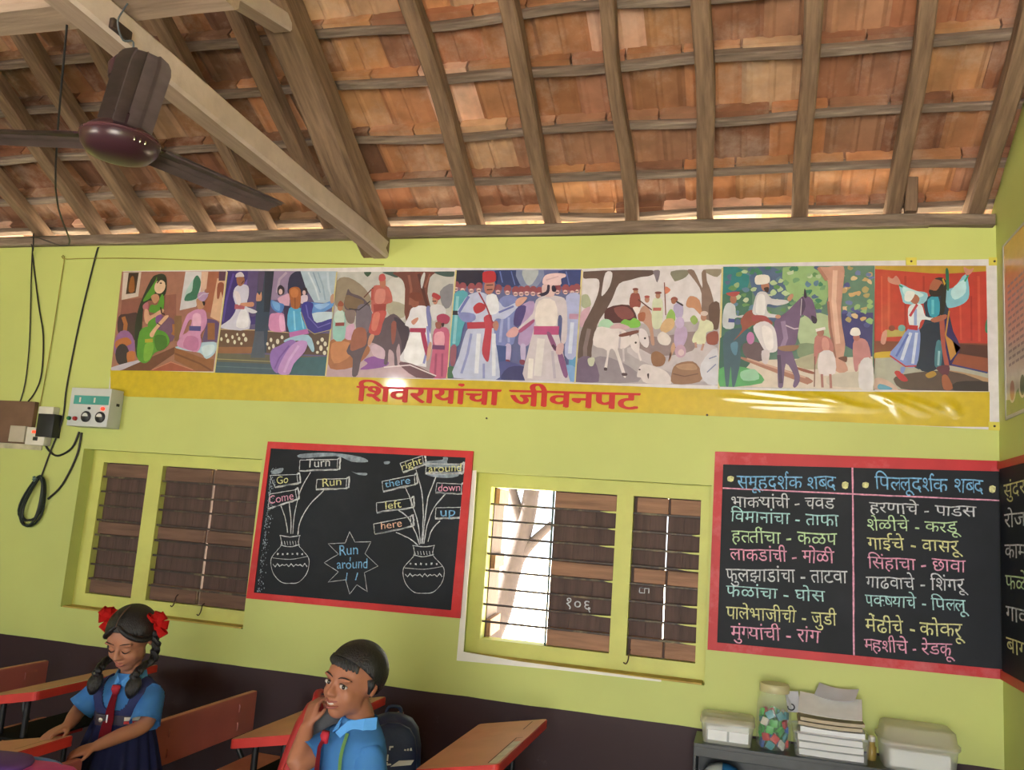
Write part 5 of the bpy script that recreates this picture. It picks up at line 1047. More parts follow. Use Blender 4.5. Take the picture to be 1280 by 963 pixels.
add_box(bm, cx_ - ww * .40, cx_ + ww * .40, 3.72, 3.82, .703, .77, bev=.01); tag(obj('chalk_packet', bm, M_PAPER), 'white packet inside the small frosted tub on the rack', 'packet')
# jar of letter blocks
jx = (at_y(945, 920, 3.76).x + at_y(989, 925, 3.76).x) / 2; jr = (at_y(989, 925, 3.76).x - at_y(945, 920, 3.76).x) / 2; jh = at_y(966, 855, 3.76).z - .70
JR = thing('jar', 'tall clear plastic jar half full of coloured blocks on the rack', 'jar', (jx, 3.77, .70))
M_JAR = clear_mat('clear_plastic', (232, 236, 226), .06, .14, .8)
bm = NB(); add_lathe(bm, [(jr * .9, .001), (jr, .012), (jr, jh * .66), (jr * .93, jh * .75), (jr * .78, jh * .82), (jr * .78, jh * .9)], (jx, 3.77, .70), 36, caps=False); bm.faces.new([bm.verts.new((jx + jr * .9 * math.cos(k * PI / 18), 3.77 + jr * .9 * math.sin(k * PI / 18), .7015)) for k in range(36)]); obj('body', bm, M_JAR, JR, world=True, smooth=True)
bm = NB(); add_lathe(bm, [(jr * .84, jh * .87), (jr * .86, jh * .88), (jr * .86, jh * .98), (jr * .80, jh), (.002, jh)], (jx, 3.77, .70), 36); obj('lid', bm, clear_mat('cream_lid', (214, 206, 160), .3, .7), JR, world=True, smooth=True)
BC = dict(green=(60, 170, 70), blue=(50, 90, 170), red=(190, 50, 56), white=(214, 214, 206), teal=(60, 140, 150), yellow=(200, 190, 80))
BM_ = {k: mat('block_' + k, v, .35, .05, 20, spec=.5) for k, v in BC.items()}
r9 = random.Random(9); protos = {}
n = 0
for lay in range(5):
    for k in range(10):
        a_ = (k % 7) / 7 * 2 * PI + lay * .4 + r9.uniform(-.1, .1); rr = jr * .72 if k < 7 else jr * .3
        if k >= 7: a_ = k / 3 * 2 * PI
        col = r9.choice(['green', 'green', 'green', 'blue', 'teal', 'red', 'white', 'teal', 'green'])
        if col not in protos:
            bm = NB(); add_box(bm, -.015, .015, -.006, .006, -.015, .015, bev=.003); o = obj('toy_block', bm, BM_[col], smooth=True); protos[col] = o
        else: o = protos[col].copy(); COL.objects.link(o)
        o.location = (jx + rr * math.cos(a_), 3.77 + rr * math.sin(a_), .719 + lay * .028 + r9.uniform(-.003, .003)); o.rotation_euler = (r9.uniform(-.5, .5), r9.uniform(0, 3), a_ + PI / 2 + r9.uniform(-.2, .2))
        tag(o, 'small %s plastic block heaped inside the clear jar' % col, 'toy block', 'plastic blocks in the jar'); n += 1
# bin of papers
p, q = at_y(991, 925, 3.74), at_y(1086, 935, 3.74); cx_ = (p.x + q.x) / 2; ww = q.x - p.x
BN = thing('paper_bin', 'clear plastic bin heaped with papers in the middle of the black rack', 'bin', (cx_, 3.775, .70))
bm = NB(); tub(bm, (cx_, 3.775, .7005), ww, .19, .095, taper=.94); obj('tub', bm, clear_mat('clear_bin', (224, 226, 226), .15, .22, .6), BN, world=True, smooth=True)
labs = ['thick white bundle of papers lying at the bottom of the clear bin', 'white bundle of papers with a green corner, second from the bottom of the clear bin', 'grey white bundle of papers, third up in the clear bin', 'bundle of white papers level with the rim of the clear bin', 'yellowed brown edged bundle of papers above the rim of the clear bin', 'crumpled yellowed bundle of papers next under the loose sheets']
z = .706
for k, l_ in enumerate(labs):
    bm = NB(); th = .024 if k < 4 else .014
    paper_sheet(bm, (cx_ + r9.uniform(-.005, .005), 3.775, z), ww * .84, .165, r9.uniform(-.06, .06), 0, th * .9, .004 if k > 2 else .001)
    tag(obj('paper_bundle', bm, M_PAPER if k < 4 else M_PAPER2), l_, 'papers', 'papers in the clear bin'); z += th + .003
pt = at_y(1035, 884, 3.74)
bm = NB(); paper_sheet(bm, (pt.x + .01, 3.765, z + .036), ww * .84, .15, -.10, math.radians(22), .002, .006); tag(obj('paper_sheet', bm, M_PAPER), 'large pale sheet of card leaning on top of the heaped paper bin', 'paper', 'papers in the clear bin')
bm = NB(); paper_sheet(bm, (pt.x + .04, 3.820, z + .078), ww * .55, .09, -.3, math.radians(24), .002, .012); tag(obj('paper_sheet', bm, mat('grey_paper', (196, 198, 208), .8)), 'grey sheet sticking up behind the pale card on the paper bin', 'paper', 'papers in the clear bin')
bm = NB(); paper_sheet(bm, (cx_ - ww * .50, 3.815, z + .030), .055, .085, .3, math.radians(60), .004, .004); nb = tag(obj('notebook', bm, mat('notebook_white', (196, 198, 204), .7)), 'small notebook with a dark curl drawing beside the jar', 'notebook')
bm = NB(); add_tube(bm, [nb.data.vertices[0].co + V((.012 + .013 * math.sin(k * .55), -.003, .02 + .012 * math.cos(k * .55))) for k in range(10)], .0025, 5); obj('curl_drawing', bm, M_DARK, nb, world=True)
# right tub
p, q = at_y(1100, 945, 3.74), at_y(1197, 952, 3.74); cx_ = (p.x + q.x) / 2; ww = q.x - p.x; hh = at_y(1120, 902, 3.80).z - .70
T2 = thing('plastic_tub', 'large frosted plastic tub with a beige lid at the right end of the black rack', 'tub', (cx_, 3.775, .70))
bm = NB(); tub(bm, (cx_, 3.775, .7005), ww, .19, hh * .62, taper=.92, r=.035); obj('tub', bm, M_TUB, T2, world=True, smooth=True)
bm = NB(); add_loft(bm, [[V((cx_ + x * k, 3.775 + y * k, .70 + hh * z)) for x, y in rrect(-ww / 2, ww / 2, -.095, .095, .035)] for k, z in ((1.05, .60), (1.05, .68), (.98, .72), (.93, .96), (.88, 1.0))]); obj('lid', bm, M_TUB2, T2, world=True, smooth=True)
bm = NB(); add_box(bm, cx_ - ww * .4, cx_ + ww * .4, 3.705, 3.84, .704, .70 + hh * .45, bev=.012); tag(obj('paper_packet', bm, M_PAPER), 'white paper packet inside the large frosted tub', 'packet')
bm = NB(); xk = at_y(1090, 935, 3.78).x; add_lathe(bm, [(.016, 0), (.018, .02), (.018, .05), (.013, .055), (.012, .07)], (xk, 3.79, .70), 20); gl = tag(obj('glue_bottle', bm, mat('amber', (150, 126, 60), .35), smooth=True), 'small amber glue bottle between the paper bin and the large tub', 'bottle')
bm = NB(); add_lathe(bm, [(.0135, .0705), (.0135, .088), (.008, .092)], (xk, 3.79, .70), 20); obj('cap', bm, M_PLASTIC, gl, world=True, smooth=True)
# cloth cap on the upper shelf
c = at_y(903, 958, 3.73)
CP = thing('cloth_cap', 'white and blue cloth cap on the upper shelf of the black rack', 'cap', (c.x, 3.76, .512))
bm = NB(); add_lathe(bm, [(.075, 0), (.085, .02), (.082, .05), (.06, .085), (.03, .098), (.004, .10)], (c.x, 3.76, .512), 32); 
bmesh.ops.bisect_plane(bm, geom=bm.verts[:] + bm.edges[:] + bm.faces[:], plane_co=(c.x, 3.76, .5), plane_no=(-1, 0, 0))
for f in bm.faces: f.material_index = 1 if f.calc_center_median().x > c.x else 0
obj('crown', bm, [mat('cap_white', (214, 218, 214), .7), mat('cap_blue', (50, 130, 190), .7)], CP, world=True, smooth='all')
bm = NB(); add_prism(bm, smooth_pts([V((c.x + .06, 3.71, .515)), V((c.x + .12, 3.69, .513)), V((c.x + .15, 3.72, .513)), V((c.x + .12, 3.77, .515)), V((c.x + .075, 3.78, .518))], 4), (0, 0, .004)); obj('peak', bm, mat('cap_peak', (60, 130, 90), .6), CP, world=True)

for px, py, l_ in ((609, 524, 'small rusty nail in the wall under the banner lettering'), (133, 789, 'small bent nail in the wall beside the girl'), (884, 520, 'small rusty nail in the wall above the corner blackboard')):
    bm = NB(); p = at_y(px, py, W); add_tube(bm, [p + V((0, .01, 0)), p + V((0, -.012, .002))], .0022, 6); add_ball(bm, p + V((0, -.013, .002)), (.005, .002, .005), 8)
    tag(obj('nail', bm, M_BAR, smooth=True), l_, 'nail')
# ------------------------------------------------------------------ people
def fuse(bm, m, name, parent, voxel=.004, smooth_it=12):
    me = bpy.data.meshes.new('t'); bmesh.ops.recalc_face_normals(bm, faces=bm.faces[:]); bm.to_mesh(me); bm.free()
    o = bpy.data.objects.new('t', me); COL.objects.link(o)
    r = o.modifiers.new('r', 'REMESH'); r.mode = 'VOXEL'; r.voxel_size = voxel
    s = o.modifiers.new('s', 'SMOOTH'); s.factor = .5; s.iterations = smooth_it
    bpy.context.view_layer.update()
    me2 = bpy.data.meshes.new_from_object(o.evaluated_get(bpy.context.evaluated_depsgraph_get()))
    bpy.data.objects.remove(o); bpy.data.meshes.remove(me)
    me2.name = name; me2.materials.clear()
    for p in me2.polygons: p.use_smooth = True
    return link(name, me2, m, parent)
def limb(bm, pts, rs, seg=14, flat=1.0):
    n = 5; P, R = [], []
    sp = smooth_pts(pts, n, False)
    for i, p in enumerate(sp):
        t = i / n; k = min(int(t), len(rs) - 2); P.append(p); R.append(rs[k] + (rs[k + 1] - rs[k]) * (t - k))
    add_tube(bm, P, R, seg, flat=flat); add_ball(bm, P[0], R[0], 12); add_ball(bm, P[-1], R[-1], 12)
def hand(bm, wrist, d, n, side, s=1.0, curl=(35, 40, 45, 50)):
    """d: towards the fingertips, n: out of the palm, side: towards the thumb"""
    d = V(d).normalized(); n = (V(n) - d * V(n).dot(d)).normalized(); side_ = d.cross(n).normalized()
    if side_.dot(V(side)) < 0: side_ = -side_
    L_ = .058 * s
    for k in range(4):
        u = (k - 1.5) * .0125 * s
        limb(bm, [wrist + side_ * u * .55, wrist + d * L_ * .5 + side_ * u * 1.0, wrist + d * L_ + side_ * u * 1.1], [.0105 * s, .0105 * s, .0085 * s], 8)
        p = wrist + d * L_ + side_ * u * 1.15; a = math.radians(curl[k] * .4); ln = (.022, .025, .024, .019)[3 - k] * s
        pts = [p]; dd = d + side_ * u * 4
        for j in range(3):
            pts.append(pts[-1] + (dd * math.cos(a) + n * math.sin(a)).normalized() * ln * (1, .8, .65)[j]); a += math.radians(curl[k])
        limb(bm, pts, [.0068 * s, .0064 * s, .006 * s, .005 * s], 8)
    t0 = wrist + d * L_ * .25 + side_ * .016 * s
    limb(bm, [t0, t0 + (side_ * .8 + d * .6 + n * .3).normalized() * .026 * s, t0 + (side_ * .8 + d * .6 + n * .3).normalized() * .026 * s + (d * .9 + side_ * .25 + n * .35).normalized() * .022 * s], [.0095 * s, .0078 * s, .006 * s], 8)
def head_pieces(bm, H, smile=0):
    B_ = lambda c, r, e=None: add_ball(bm, H @ V(c), 1, 20, H.to_3x3() @ ((e or Matrix.Identity(3)) @ Matrix.Diagonal(V(r)))) 
    B_((0, .075, .13), (.345, .42, .36)); B_((0, -.10, .10), (.30, .27, .27)); B_((0, -.10, -.16), (.265, .27, .26)); B_((0, -.20, -.36), (.13, .12, .10))
    for s in (-1, 1):
        B_((s * .135, -.225, -.14), (.12, .11, .12)); B_((s * .13, -.05, -.25), (.11, .16, .13)); B_((s * .14, -.325, .085), (.115, .045, .032))
        B_((s * .335, .04, -.02), (.03, .075, .105)); B_((s * .355, .06, .01), (.022, .055, .08)); B_((s * .05, -.395, -.125), (.042, .04, .032))
        B_((s * .13, -.30, -.02), (.075, .05, .05))
    limb(bm, [H @ V((0, -.345, .04)), H @ V((0, -.385, -.04)), H @ V((0, -.43, -.115))], [.032 * H.to_scale().x, .035 * H.to_scale().x, .048 * H.to_scale().x], 10)
    B_((0, -.345, -.225), (.10, .04, .03)); B_((0, -.335, -.275), (.085, .045, .032))
def lips(H, m, parent, open_=0, wide=.10):
    for nm, z0, h in (('upper_lip', -.222, .014), ('lower_lip', -.266 - open_, .018)):
        bm = NB(); P = []
        for k in range(9):
            t = k / 8 * 2 - 1; P.append(H @ V((wide * t, -.385 + .065 * t * t, z0 + (.025 * t * t if open_ else .008 * t * t) + (-.010 * math.exp(-t * t * 30) if nm == 'upper_lip' else -.012 * (1 - t * t)))))
        sc = H.to_scale().x
        add_tube(bm, P, [h * sc * (.25 + .75 * math.sqrt(max(0, 1 - (k / 4 - 1) ** 2))) for k in range(9)], 8)
        obj(nm, bm, m, parent, smooth='all')
def arc_strip(H, pts, r0, m, parent, name, flat=.6):
    sc = H.to_scale().x; P = smooth_pts([H @ V(p) for p in pts], 4, False); n = len(P)
    bm = NB(); add_tube(bm, P, [r0 * sc * (.35 + .65 * math.sin(PI * min(1, (k + .6) / n))) for k in range(n)], 8, flat=flat); return obj(name, bm, m, parent, smooth='all')
M_LIP = mat('lips', (138, 78, 70), .5, .05, 30); M_HAIR = mat('black_hair', (20, 17, 18), .42, .3, 30, bump=.5, bscale=60, stretch=(8, 8, .8), spec=.5)
M_SHIRT = mat('blue_shirt_cloth', (84, 152, 220), .8, .06, 14, bump=.15, bscale=30); M_NAVY = mat('navy_cloth', (40, 46, 92), .85, .1, 14, bump=.15, bscale=30); M_TIE_RED = mat('red_tie_cloth', (168, 34, 52), .75, .1, 14)
M_EYEW = mat('eye_white', (196, 186, 176), .25, .02); M_IRIS = mat('dark_iris', (34, 20, 16), .15, .05, spec=.6); M_LASH = mat('lash', (24, 16, 14), .6)
def shell(rings, n=56, m=None, name='', parent=None, cut=None, th=.003):
    bm = NB(); vr = add_loft(bm, [ell(*r[:3], n=n, sq=r[3] if len(r) > 3 else .92) for r in rings], False)
    if cut:
        dead = [f for f in bm.faces if cut(f.calc_center_median())]; bmesh.ops.delete(bm, geom=dead, context='FACES')
    bmesh.ops.solidify(bm, geom=bm.faces[:], thickness=th)
    return obj(name, bm, m, parent, smooth='all')
def densify(rings, k=3):
    out = []
    for (c0, a0, b0), (c1, a1, b1) in zip(rings, rings[1:]):
        for j in range(k):
            t = j / k; t2 = t
            out.append((tuple(c0[i] + (c1[i] - c0[i]) * t2 for i in range(3)), a0 + (a1 - a0) * t2, b0 + (b1 - b0) * t2))
    return out + [rings[-1]]

# ---- the girl
hc = at_d(162, 798, 3.02)
GR = thing('person', 'girl in a navy pinafore with a red tie and red ribbons bending over a desk', 'person', (hc.x, hc.y + .025, 0), math.radians(10))
GM = base_matrix(GR); GI = GM.inverted()
HZ = hc.z
Hg = Matrix.Translation(V((0, -.025, HZ))) @ Matrix.Rotation(math.radians(-3), 4, 'Z') @ Matrix.Rotation(math.radians(24), 4, 'X') @ Matrix.Diagonal(V((.216, .216, .216, 1)))
M_SKIN = mat('brown_skin', (156, 106, 82), .55, .07, 10, spec=.35)
bm = NB(); head_pieces(bm, Hg)
sh_z = HZ - .150
limb(bm, [V((0, .01, sh_z - .02)), V((0, .006, sh_z + .03)), V((0, .0, HZ - .06))], [.044, .034, .036])
trs = [((0, 0, .50), .085, .07), ((0, 0, .56), .105, .08), ((0, .0, .64), .098, .07), ((0, 0, .74), .082, .062), ((0, 0, .82), .095, .068), ((0, 0, sh_z - .03), .092, .058), ((0, .004, sh_z - .005), .07, .046), ((0, .006, sh_z + .01), .05, .042)]
add_loft(bm, [ell(*r, n=28) for r in trs])
for s in (-1, 1):
    limb(bm, [V((s * .055, 0, .54)), V((s * .058, -.006, .40)), V((s * .058, -.008, .29)), V((s * .06, .008, .17)), V((s * .06, .012, .06))], [.062, .052, .040, .038, .026])
    limb(bm, [V((s * .06, .015, .035)), V((s * .062, -.04, .028)), V((s * .064, -.10, .018))], [.028, .026, .017])
SL, SR = V((.096, 0, sh_z - .034)), V((-.096, 0, sh_z - .034))
EL, ER = V((.118, -.075, .745)), V((-.150, -.035, .760))
WL, WR = V((.02, -.185, .695)), V((-.122, -.130, .735))
limb(bm, [SL, SL.lerp(EL, .5) + V((.008, 0, 0)), EL, EL.lerp(WL, .55), WL], [.028, .030, .026, .025, .018])
limb(bm, [SR, SR.lerp(ER, .5) + V((-.006, 0, 0)), ER, ER.lerp(WR, .55), WR], [.028, .030, .026, .025, .018])
hand(bm, WL, (-.80, -.35, -.30), (-.2, .1, -1), (0, -.8, .5), 1.0, (28, 32, 36, 40)); hand(bm, WR, (-.35, -.85, -.25), (.2, .1, -1), (.9, 0, .3), 1.0, (25, 30, 34, 38))
girl = fuse(bm, M_SKIN, 'body', GR)
lips(Hg, M_LIP, GR, 0, .085)
for s in (-1, 1):                                           # lowered lids with a dark lash line, brows
    arc_strip(Hg, [(s * .06, -.345, -.025), (s * .10, -.362, -.045), (s * .145, -.355, -.048), (s * .20, -.310, -.022)], .013, M_LASH, GR, 'eyelash')
    arc_strip(Hg, [(s * .05, -.362, .085), (s * .12, -.372, .115), (s * .19, -.335, .108), (s * .235, -.285, .08)], .016, M_LASH, GR, 'eyebrow', .5)
def hair_cap(H, r, c, planes, m, parent, name='hair', n=40):
    bm = NB(); q = bmesh.ops.create_uvsphere(bm, u_segments=n, v_segments=n, radius=1)
    for v in q['verts']:
        p = v.co.copy(); v.co = V((p.x * r[0] + c[0], p.y * r[1] + c[1], p.z * r[2] + c[2]))
    for co, no in planes: bmesh.ops.bisect_plane(bm, geom=bm.verts[:] + bm.edges[:] + bm.faces[:], plane_co=co, plane_no=no, clear_outer=True)
    bmesh.ops.solidify(bm, geom=bm.faces[:], thickness=.012)
    for v in bm.verts:
        v.co = H @ v.co
    return obj(name, bm, m, parent, smooth='all')
hg = hair_cap(Hg, (.385, .455, .395), (0, .065, .135), [((0, -.30, .27), (0, -.62, -.78)), ((0, .0, -.20), (0, -.2, -.98))], M_HAIR, GR)
for s in (-1, 1):                                           # hair swept from the parting over the temples
    bm = NB(); P = smooth_pts([Hg @ V(p) for p in ((s * .015, -.30, .40), (s * .13, -.315, .29), (s * .245, -.25, .17), (s * .325, -.11, .07), (s * .355, .05, .02))], 5, False); add_tube(bm, P, [.007 + .006 * math.sin(PI * k / (len(P) - 1)) for k in range(len(P))], 10, flat=.8); obj('swept_hair', bm, M_HAIR, hg, smooth='all')
bm = NB(); P = smooth_pts([Hg @ V(p) for p in ((.0, -.33, .395), (0, -.24, .475), (0, -.08, .535), (0, .1, .545))], 5, False); add_tube(bm, P, .0034, 6, flat=.5); obj('hair_parting', bm, mat('scalp', (96, 72, 62), .6), hg, smooth='all')
M_RIB = mat('red_ribbon', (222, 36, 34), .5, .1, 20)
for s in (-1, 1):
    K = Hg @ V((s * .36, .16, .24))
    # plait: two strands wound round each other, doubled up to the bow
    end = V((s * .070 - .004, -.075, sh_z + .016))
    path = smooth_pts([Hg @ V((s * .37, .12, .12)), Hg @ V((s * .40, .06, -.10)), Hg @ V((s * .37, .0, -.34)), end + V((0, 0, .03)), end], 9, False)
    br = None
    for strand in range(2):
        bm = NB(); P = []
        for i, p in enumerate(path):
            a = i * .75 + strand * PI; P.append(p + V((math.cos(a) * .007, math.sin(a) * .007, 0)))
        add_tube(bm, P, [.0105 + .0025 * math.sin(i * 1.5 + strand * PI) for i in range(len(P))], 10)
        br = obj('plait', bm, M_HAIR, GR, smooth='all')
    bm = NB(); T_ = end; add_loft(bm, [ell((T_.x, T_.y - .004 * k, T_.z + .02 - k * .012), *q, n=14) for k, q in enumerate(((.008, .008), (.02, .016), (.026, .02), (.027, .021), (.024, .019), (.018, .014), (.007, .006)))]); obj('plait_tuft', bm, M_HAIR, br, smooth='all')
    bw = None
    for k, (dx, dz, ln) in enumerate(((-.9, .5, .042), (.8, .75, .046), (.2, 1, .04), (1, -.1, .045), (.6, -.9, .055), (-.5, .9, .036), (-.2, -.7, .04))):
        u = V((dx * s if s > 0 else -dx, -.25 + .12 * k, dz)).normalized(); w_ = u.cross(V((0, -1, 0))).normalized(); bm = NB(); L_, R_ = [], []
        for j in range(13):
            t = j / 12 * PI; p = K + V((s * .012, -.012, 0)) + u * ln * math.sin(t / 1.0 if t < PI / 2 else PI - t) * (1 if j < 7 else .96) + V((0, -1, 0)) * .014 * math.sin(2 * t) * .8
            wd = .004 + .012 * math.sin(t if t < PI / 2 else PI - t); L_.append(bm.verts.new(p + w_ * wd)); R_.append(bm.verts.new(p - w_ * wd))
        for j in range(12): bm.faces.new((L_[j], L_[j + 1], R_[j + 1], R_[j]))
        bmesh.ops.solidify(bm, geom=bm.faces[:], thickness=.0012)
        if bw is None: bw = obj('ribbon_bow', bm, M_RIB, GR, smooth='all')
        else: obj('ribbon_loop', bm, M_RIB, bw, smooth='all')
# shirt, pinafore, tie, belt
def sleeve(S, E, r0, r1, f, parent, m, name='sleeve'):
    d_ = (E - S); bm = NB(); P = [S + d_ * (-.12) + V((0, 0, -.004)), S + d_ * .05 + V((0, 0, .004)), S + d_ * .35, S + d_ * .7, S + d_ * f]
    fr = frames(P); add_loft(bm, [[p + t[1] * math.cos(2 * PI * k / 24) * r * (1 + .05 * math.sin(3 * k)) + t[2] * math.sin(2 * PI * k / 24) * r for k in range(24)] for p, t, r in zip(P, fr, (r0 * .74, r0 * .98, r0 * 1.05, r1, r1 * 1.08))], False)
    bmesh.ops.solidify(bm, geom=bm.faces[:], thickness=.003); return obj(name, bm, m, parent, smooth='all')
shr = [((0, 0, .72), .090, .070), ((0, 0, .80), .102, .076), ((0, 0, sh_z - .04), .114, .072), ((0, .002, sh_z - .012), .104, .063), ((0, .005, sh_z + .006), .072, .054), ((0, .006, sh_z + .016), .050, .047), ((0, .005, sh_z + .030), .044, .043)]
gs = shell(densify(shr), m=M_SHIRT, name='shirt', parent=GR)
sleeve(SL, EL, .042, .047, .95, gs, M_SHIRT); sleeve(SR, ER, .042, .047, .90, gs, M_SHIRT)
def collar(zc, r, parent, m, yo=.005, dz=.0):
    for s in (-1, 1):
        bm = NB(); P = [(s * .004, -r - .012, zc - .012), (s * r * .5, -r * .86 - .006, zc + .008), (s * r * .95, -r * .2, zc + .018), (s * r * 1.02, r * .5, zc + .02), (s * r * 1.25, r * .4, zc - .008), (s * r * 1.2, -r * .4, zc - .014), (s * r * .80, -r * 1.25, zc - .040), (s * .012, -r - .026, zc - .022)]
        f = bm.faces.new([bm.verts.new(V((x, y + yo, z))) for x, y, z in P]); bmesh.ops.triangulate(bm, faces=[f]); bmesh.ops.solidify(bm, geom=bm.faces[:], thickness=.003); obj('collar', bm, m, parent)
collar(sh_z + .018, .045, gs, M_SHIRT)
pr = [((0, 0, .745), .092, .073), ((0, 0, .80), .108, .082), ((0, 0, sh_z - .05), .119, .079), ((0, .001, sh_z - .028), .117, .073), ((0, .003, sh_z - .008), .103, .064), ((0, .005, sh_z + .010), .078, .056), ((0, .006, sh_z + .020), .060, .052)]
def neck_cut(c):
    if c.y > 0.012: return c.z > sh_z + .012
    lim = sh_z - .088 + (abs(c.x) / .058) ** 4 * .075
    return c.z > lim and abs(c.x) < .062
pn = shell(densify(pr, 10), n=160, m=M_NAVY, name='pinafore', parent=GR, cut=neck_cut, th=.004)
bm = NB(); rings = []
for j in range(14):
    t = j / 13; z = .752 - t * .33; R1, R2 = .094 + .085 * t ** .8, .075 + .085 * t ** .8; n = 144
    rings.append([V((R1 * (1 + .07 * t ** .5 * math.cos(18 * 2 * PI * k / n)) * math.cos(2 * PI * k / n), R2 * (1 + .07 * t ** .5 * math.cos(18 * 2 * PI * k / n)) * math.sin(2 * PI * k / n), z)) for k in range(n)])
add_loft(bm, rings, False); bmesh.ops.solidify(bm, geom=bm.faces[:], thickness=.003); obj('skirt', bm, M_NAVY, pn, smooth='all')
def tie(parent, zt, y_of, length, w0=.014, w1=.030, x0=0, xs=0, roll=0):
    bm = NB(); L_, R_ = [], []; n = 14
    for k in range(n + 1):
        t = k / n; z = zt - .012 - length * t; wv = w0 * .7 + (w1 - w0 * .7) * min(1, t * 1.05); x = x0 + xs * t
        L_.append(V((x - wv, y_of(z) - .004, z))); R_.append(V((x + wv, y_of(z) - .004, z)))
    pts = L_ + [V((x0 + xs, y_of(zt - length) - .004, zt - .012 - length - .028))] + R_[::-1]
    vl = [bm.verts.new(p) for p in L_]; vr = [bm.verts.new(p) for p in R_]; tip = bm.verts.new(pts[n + 1])
    for k in range(n): bm.faces.new((vl[k], vl[k + 1], vr[k + 1], vr[k]))
    bm.faces.new((vl[-1], tip, vr[-1])); bmesh.ops.solidify(bm, geom=bm.faces[:], thickness=.004)
    tt = obj('tie', bm, M_TIE_RED, parent, smooth='all')
    bm = NB(); add_loft(bm, [ell((x0, y_of(zt) - .006, zt + .010), .015, .009, 12), ell((x0, y_of(zt) - .009, zt - .002), .0165, .011, 12), ell((x0, y_of(zt) - .006, zt - .020), .010, .007, 12)]); obj('knot', bm, M_TIE_RED, tt, smooth='all')
tie(GR, sh_z - .012, lambda z: -.064 - .022 * min(1, max(0, (sh_z + .01 - z) / .08)) - (.006 if z < .75 else 0), .255, xs=-.012)
bm = NB(); add_loft(bm, [ell((0, 0, z), .0985 + d_, .079 + d_, 48) for z, d_ in ((.735, 0), (.735, .003), (.768, .003), (.768, 0))], False); bl = obj('belt', bm, mat('belt_navy', (52, 46, 66), .6), GR, smooth=True)
for z0_, z1_, c in ((.741, .750, (176, 44, 48)), (.752, .764, (206, 198, 180))):
    bm = NB(); vr = add_loft(bm, [[V((.1025 * math.cos(a), .083 * math.sin(a), z)) for a in [math.radians(d_) for d_ in range(-65, 66, 5)]] for z in (z0_, z1_)], False)
    obj('belt_stripe', bm, mat('stripe%d' % c[0], c, .6), bl, smooth='all')
bm = NB(); add_box(bm, -.052, -.014, -.092, -.080, .733, .770, bev=.003); bk = obj('buckle', bm, mat('buckle_dark', (48, 34, 44), .4), bl)
bm = NB(); add_box(bm, -.013, -.007, -.093, -.082, .732, .771, bev=.001); obj('buckle_bar', bm, mat('silver', (220, 220, 224), .25, metal=.6), bk)
bm = NB(); add_ball(bm, (-.033, -.092, .752), (.008, .003, .008), 12); obj('buckle_badge', bm, mat('badge_silver', (190, 186, 176), .3, metal=.5), bk, smooth='all')
for s in (-1, 1):
    bm = NB(); limb(bm, [V((s * .06, .02, .034)), V((s * .062, -.04, .030)), V((s * .064, -.108, .022))], [.034, .033, .024]); obj('shoe', bm, M_DARK, GR, smooth='all')

# ---- the boy
hb = at_d(441, 853, 2.30)
rzb = math.radians(-40)
BO = thing('person', 'boy in a blue shirt and red tie smiling back over his raised hand', 'person', (hb.x + .01, hb.y + .03, 0), rzb)
BM2 = base_matrix(BO); BI = BM2.inverted(); HZ2 = hb.z
hl = BI @ hb
Hb = Matrix.Translation(hl) @ Matrix.Rotation(math.radians(23), 4, 'Z') @ Matrix.Rotation(math.radians(6), 4, 'Y') @ Matrix.Rotation(math.radians(-3), 4, 'X') @ Matrix.Diagonal(V((.200, .200, .200, 1)))
bm = NB(); head_pieces(bm, Hb); sz = HZ2 - .130
limb(bm, [V((0, .015, sz - .02)), V((0, .012, sz + .03)), V((hl.x, hl.y + .015, HZ2 - .06))], [.046, .037, .038])
trs = [((0, 0, .48), .09, .075), ((0, 0, .56), .108, .08), ((0, 0, .70), .09, .066), ((0, 0, .82), .094, .068), ((0, .0, sz - .03), .094, .06), ((0, .006, sz - .004), .074, .048), ((0, .01, sz + .012), .052, .044)]
add_loft(bm, [ell(*r, n=28) for r in trs])
for s in (-1, 1):
    limb(bm, [V((s * .055, 0, .54)), V((s * .06, -.006, .40)), V((s * .06, -.008, .29)), V((s * .06, .008, .17)), V((s * .06, .012, .06))], [.064, .054, .042, .039, .028])
    limb(bm, [V((s * .06, .015, .035)), V((s * .062, -.04, .028)), V((s * .064, -.10, .018))], [.028, .026, .017])
bSR, bSL = V((-.088, 0, sz - .044)), V((.088, 0, sz - .044))
bER = BI @ at_d(371, 956, 2.27); bWR = BI @ at_d(384, 909, 2.33); bEL, bWL = V((.15, .01, .72)), V((.14, -.08, .58))
limb(bm, [bSR, bSR.lerp(bER, .5), bER, bER.lerp(bWR, .5), bWR], [.028, .030, .027, .026, .019])
limb(bm, [bSL, bSL.lerp(bEL, .5), bEL, bEL.lerp(bWL, .5), bWL], [.028, .030, .027, .025, .019])
hd = (BI.to_3x3() @ (at_d(392, 884, 2.36) - at_d(384, 909, 2.33)))
hand(bm, bWR, hd, (BI.to_3x3() @ V((.5, .8, .1))), (1, 0, .2), 1.0, (62, 66, 68, 70)); hand(bm, bWL, (0, -.3, -1), (-1, 0, 0), (0, -1, 0), 1.0)
M_SKIN2 = mat('brown_skin_boy', (150, 98, 74), .55, .07, 10, spec=.35)
fuse(bm, M_SKIN2, 'body', BO)
lips(Hb, M_LIP, BO, .022, .115)
bm = NB(); add_tube(bm, [Hb @ V((.088 * t, -.368 + .05 * t * t, -.246 + .022 * t * t)) for t in (-1, -.6, -.2, .2, .6, 1)], [.0015, .0035, .004, .004, .0035, .0015], 8); obj('teeth', bm, M_EYEW, BO, smooth='all')
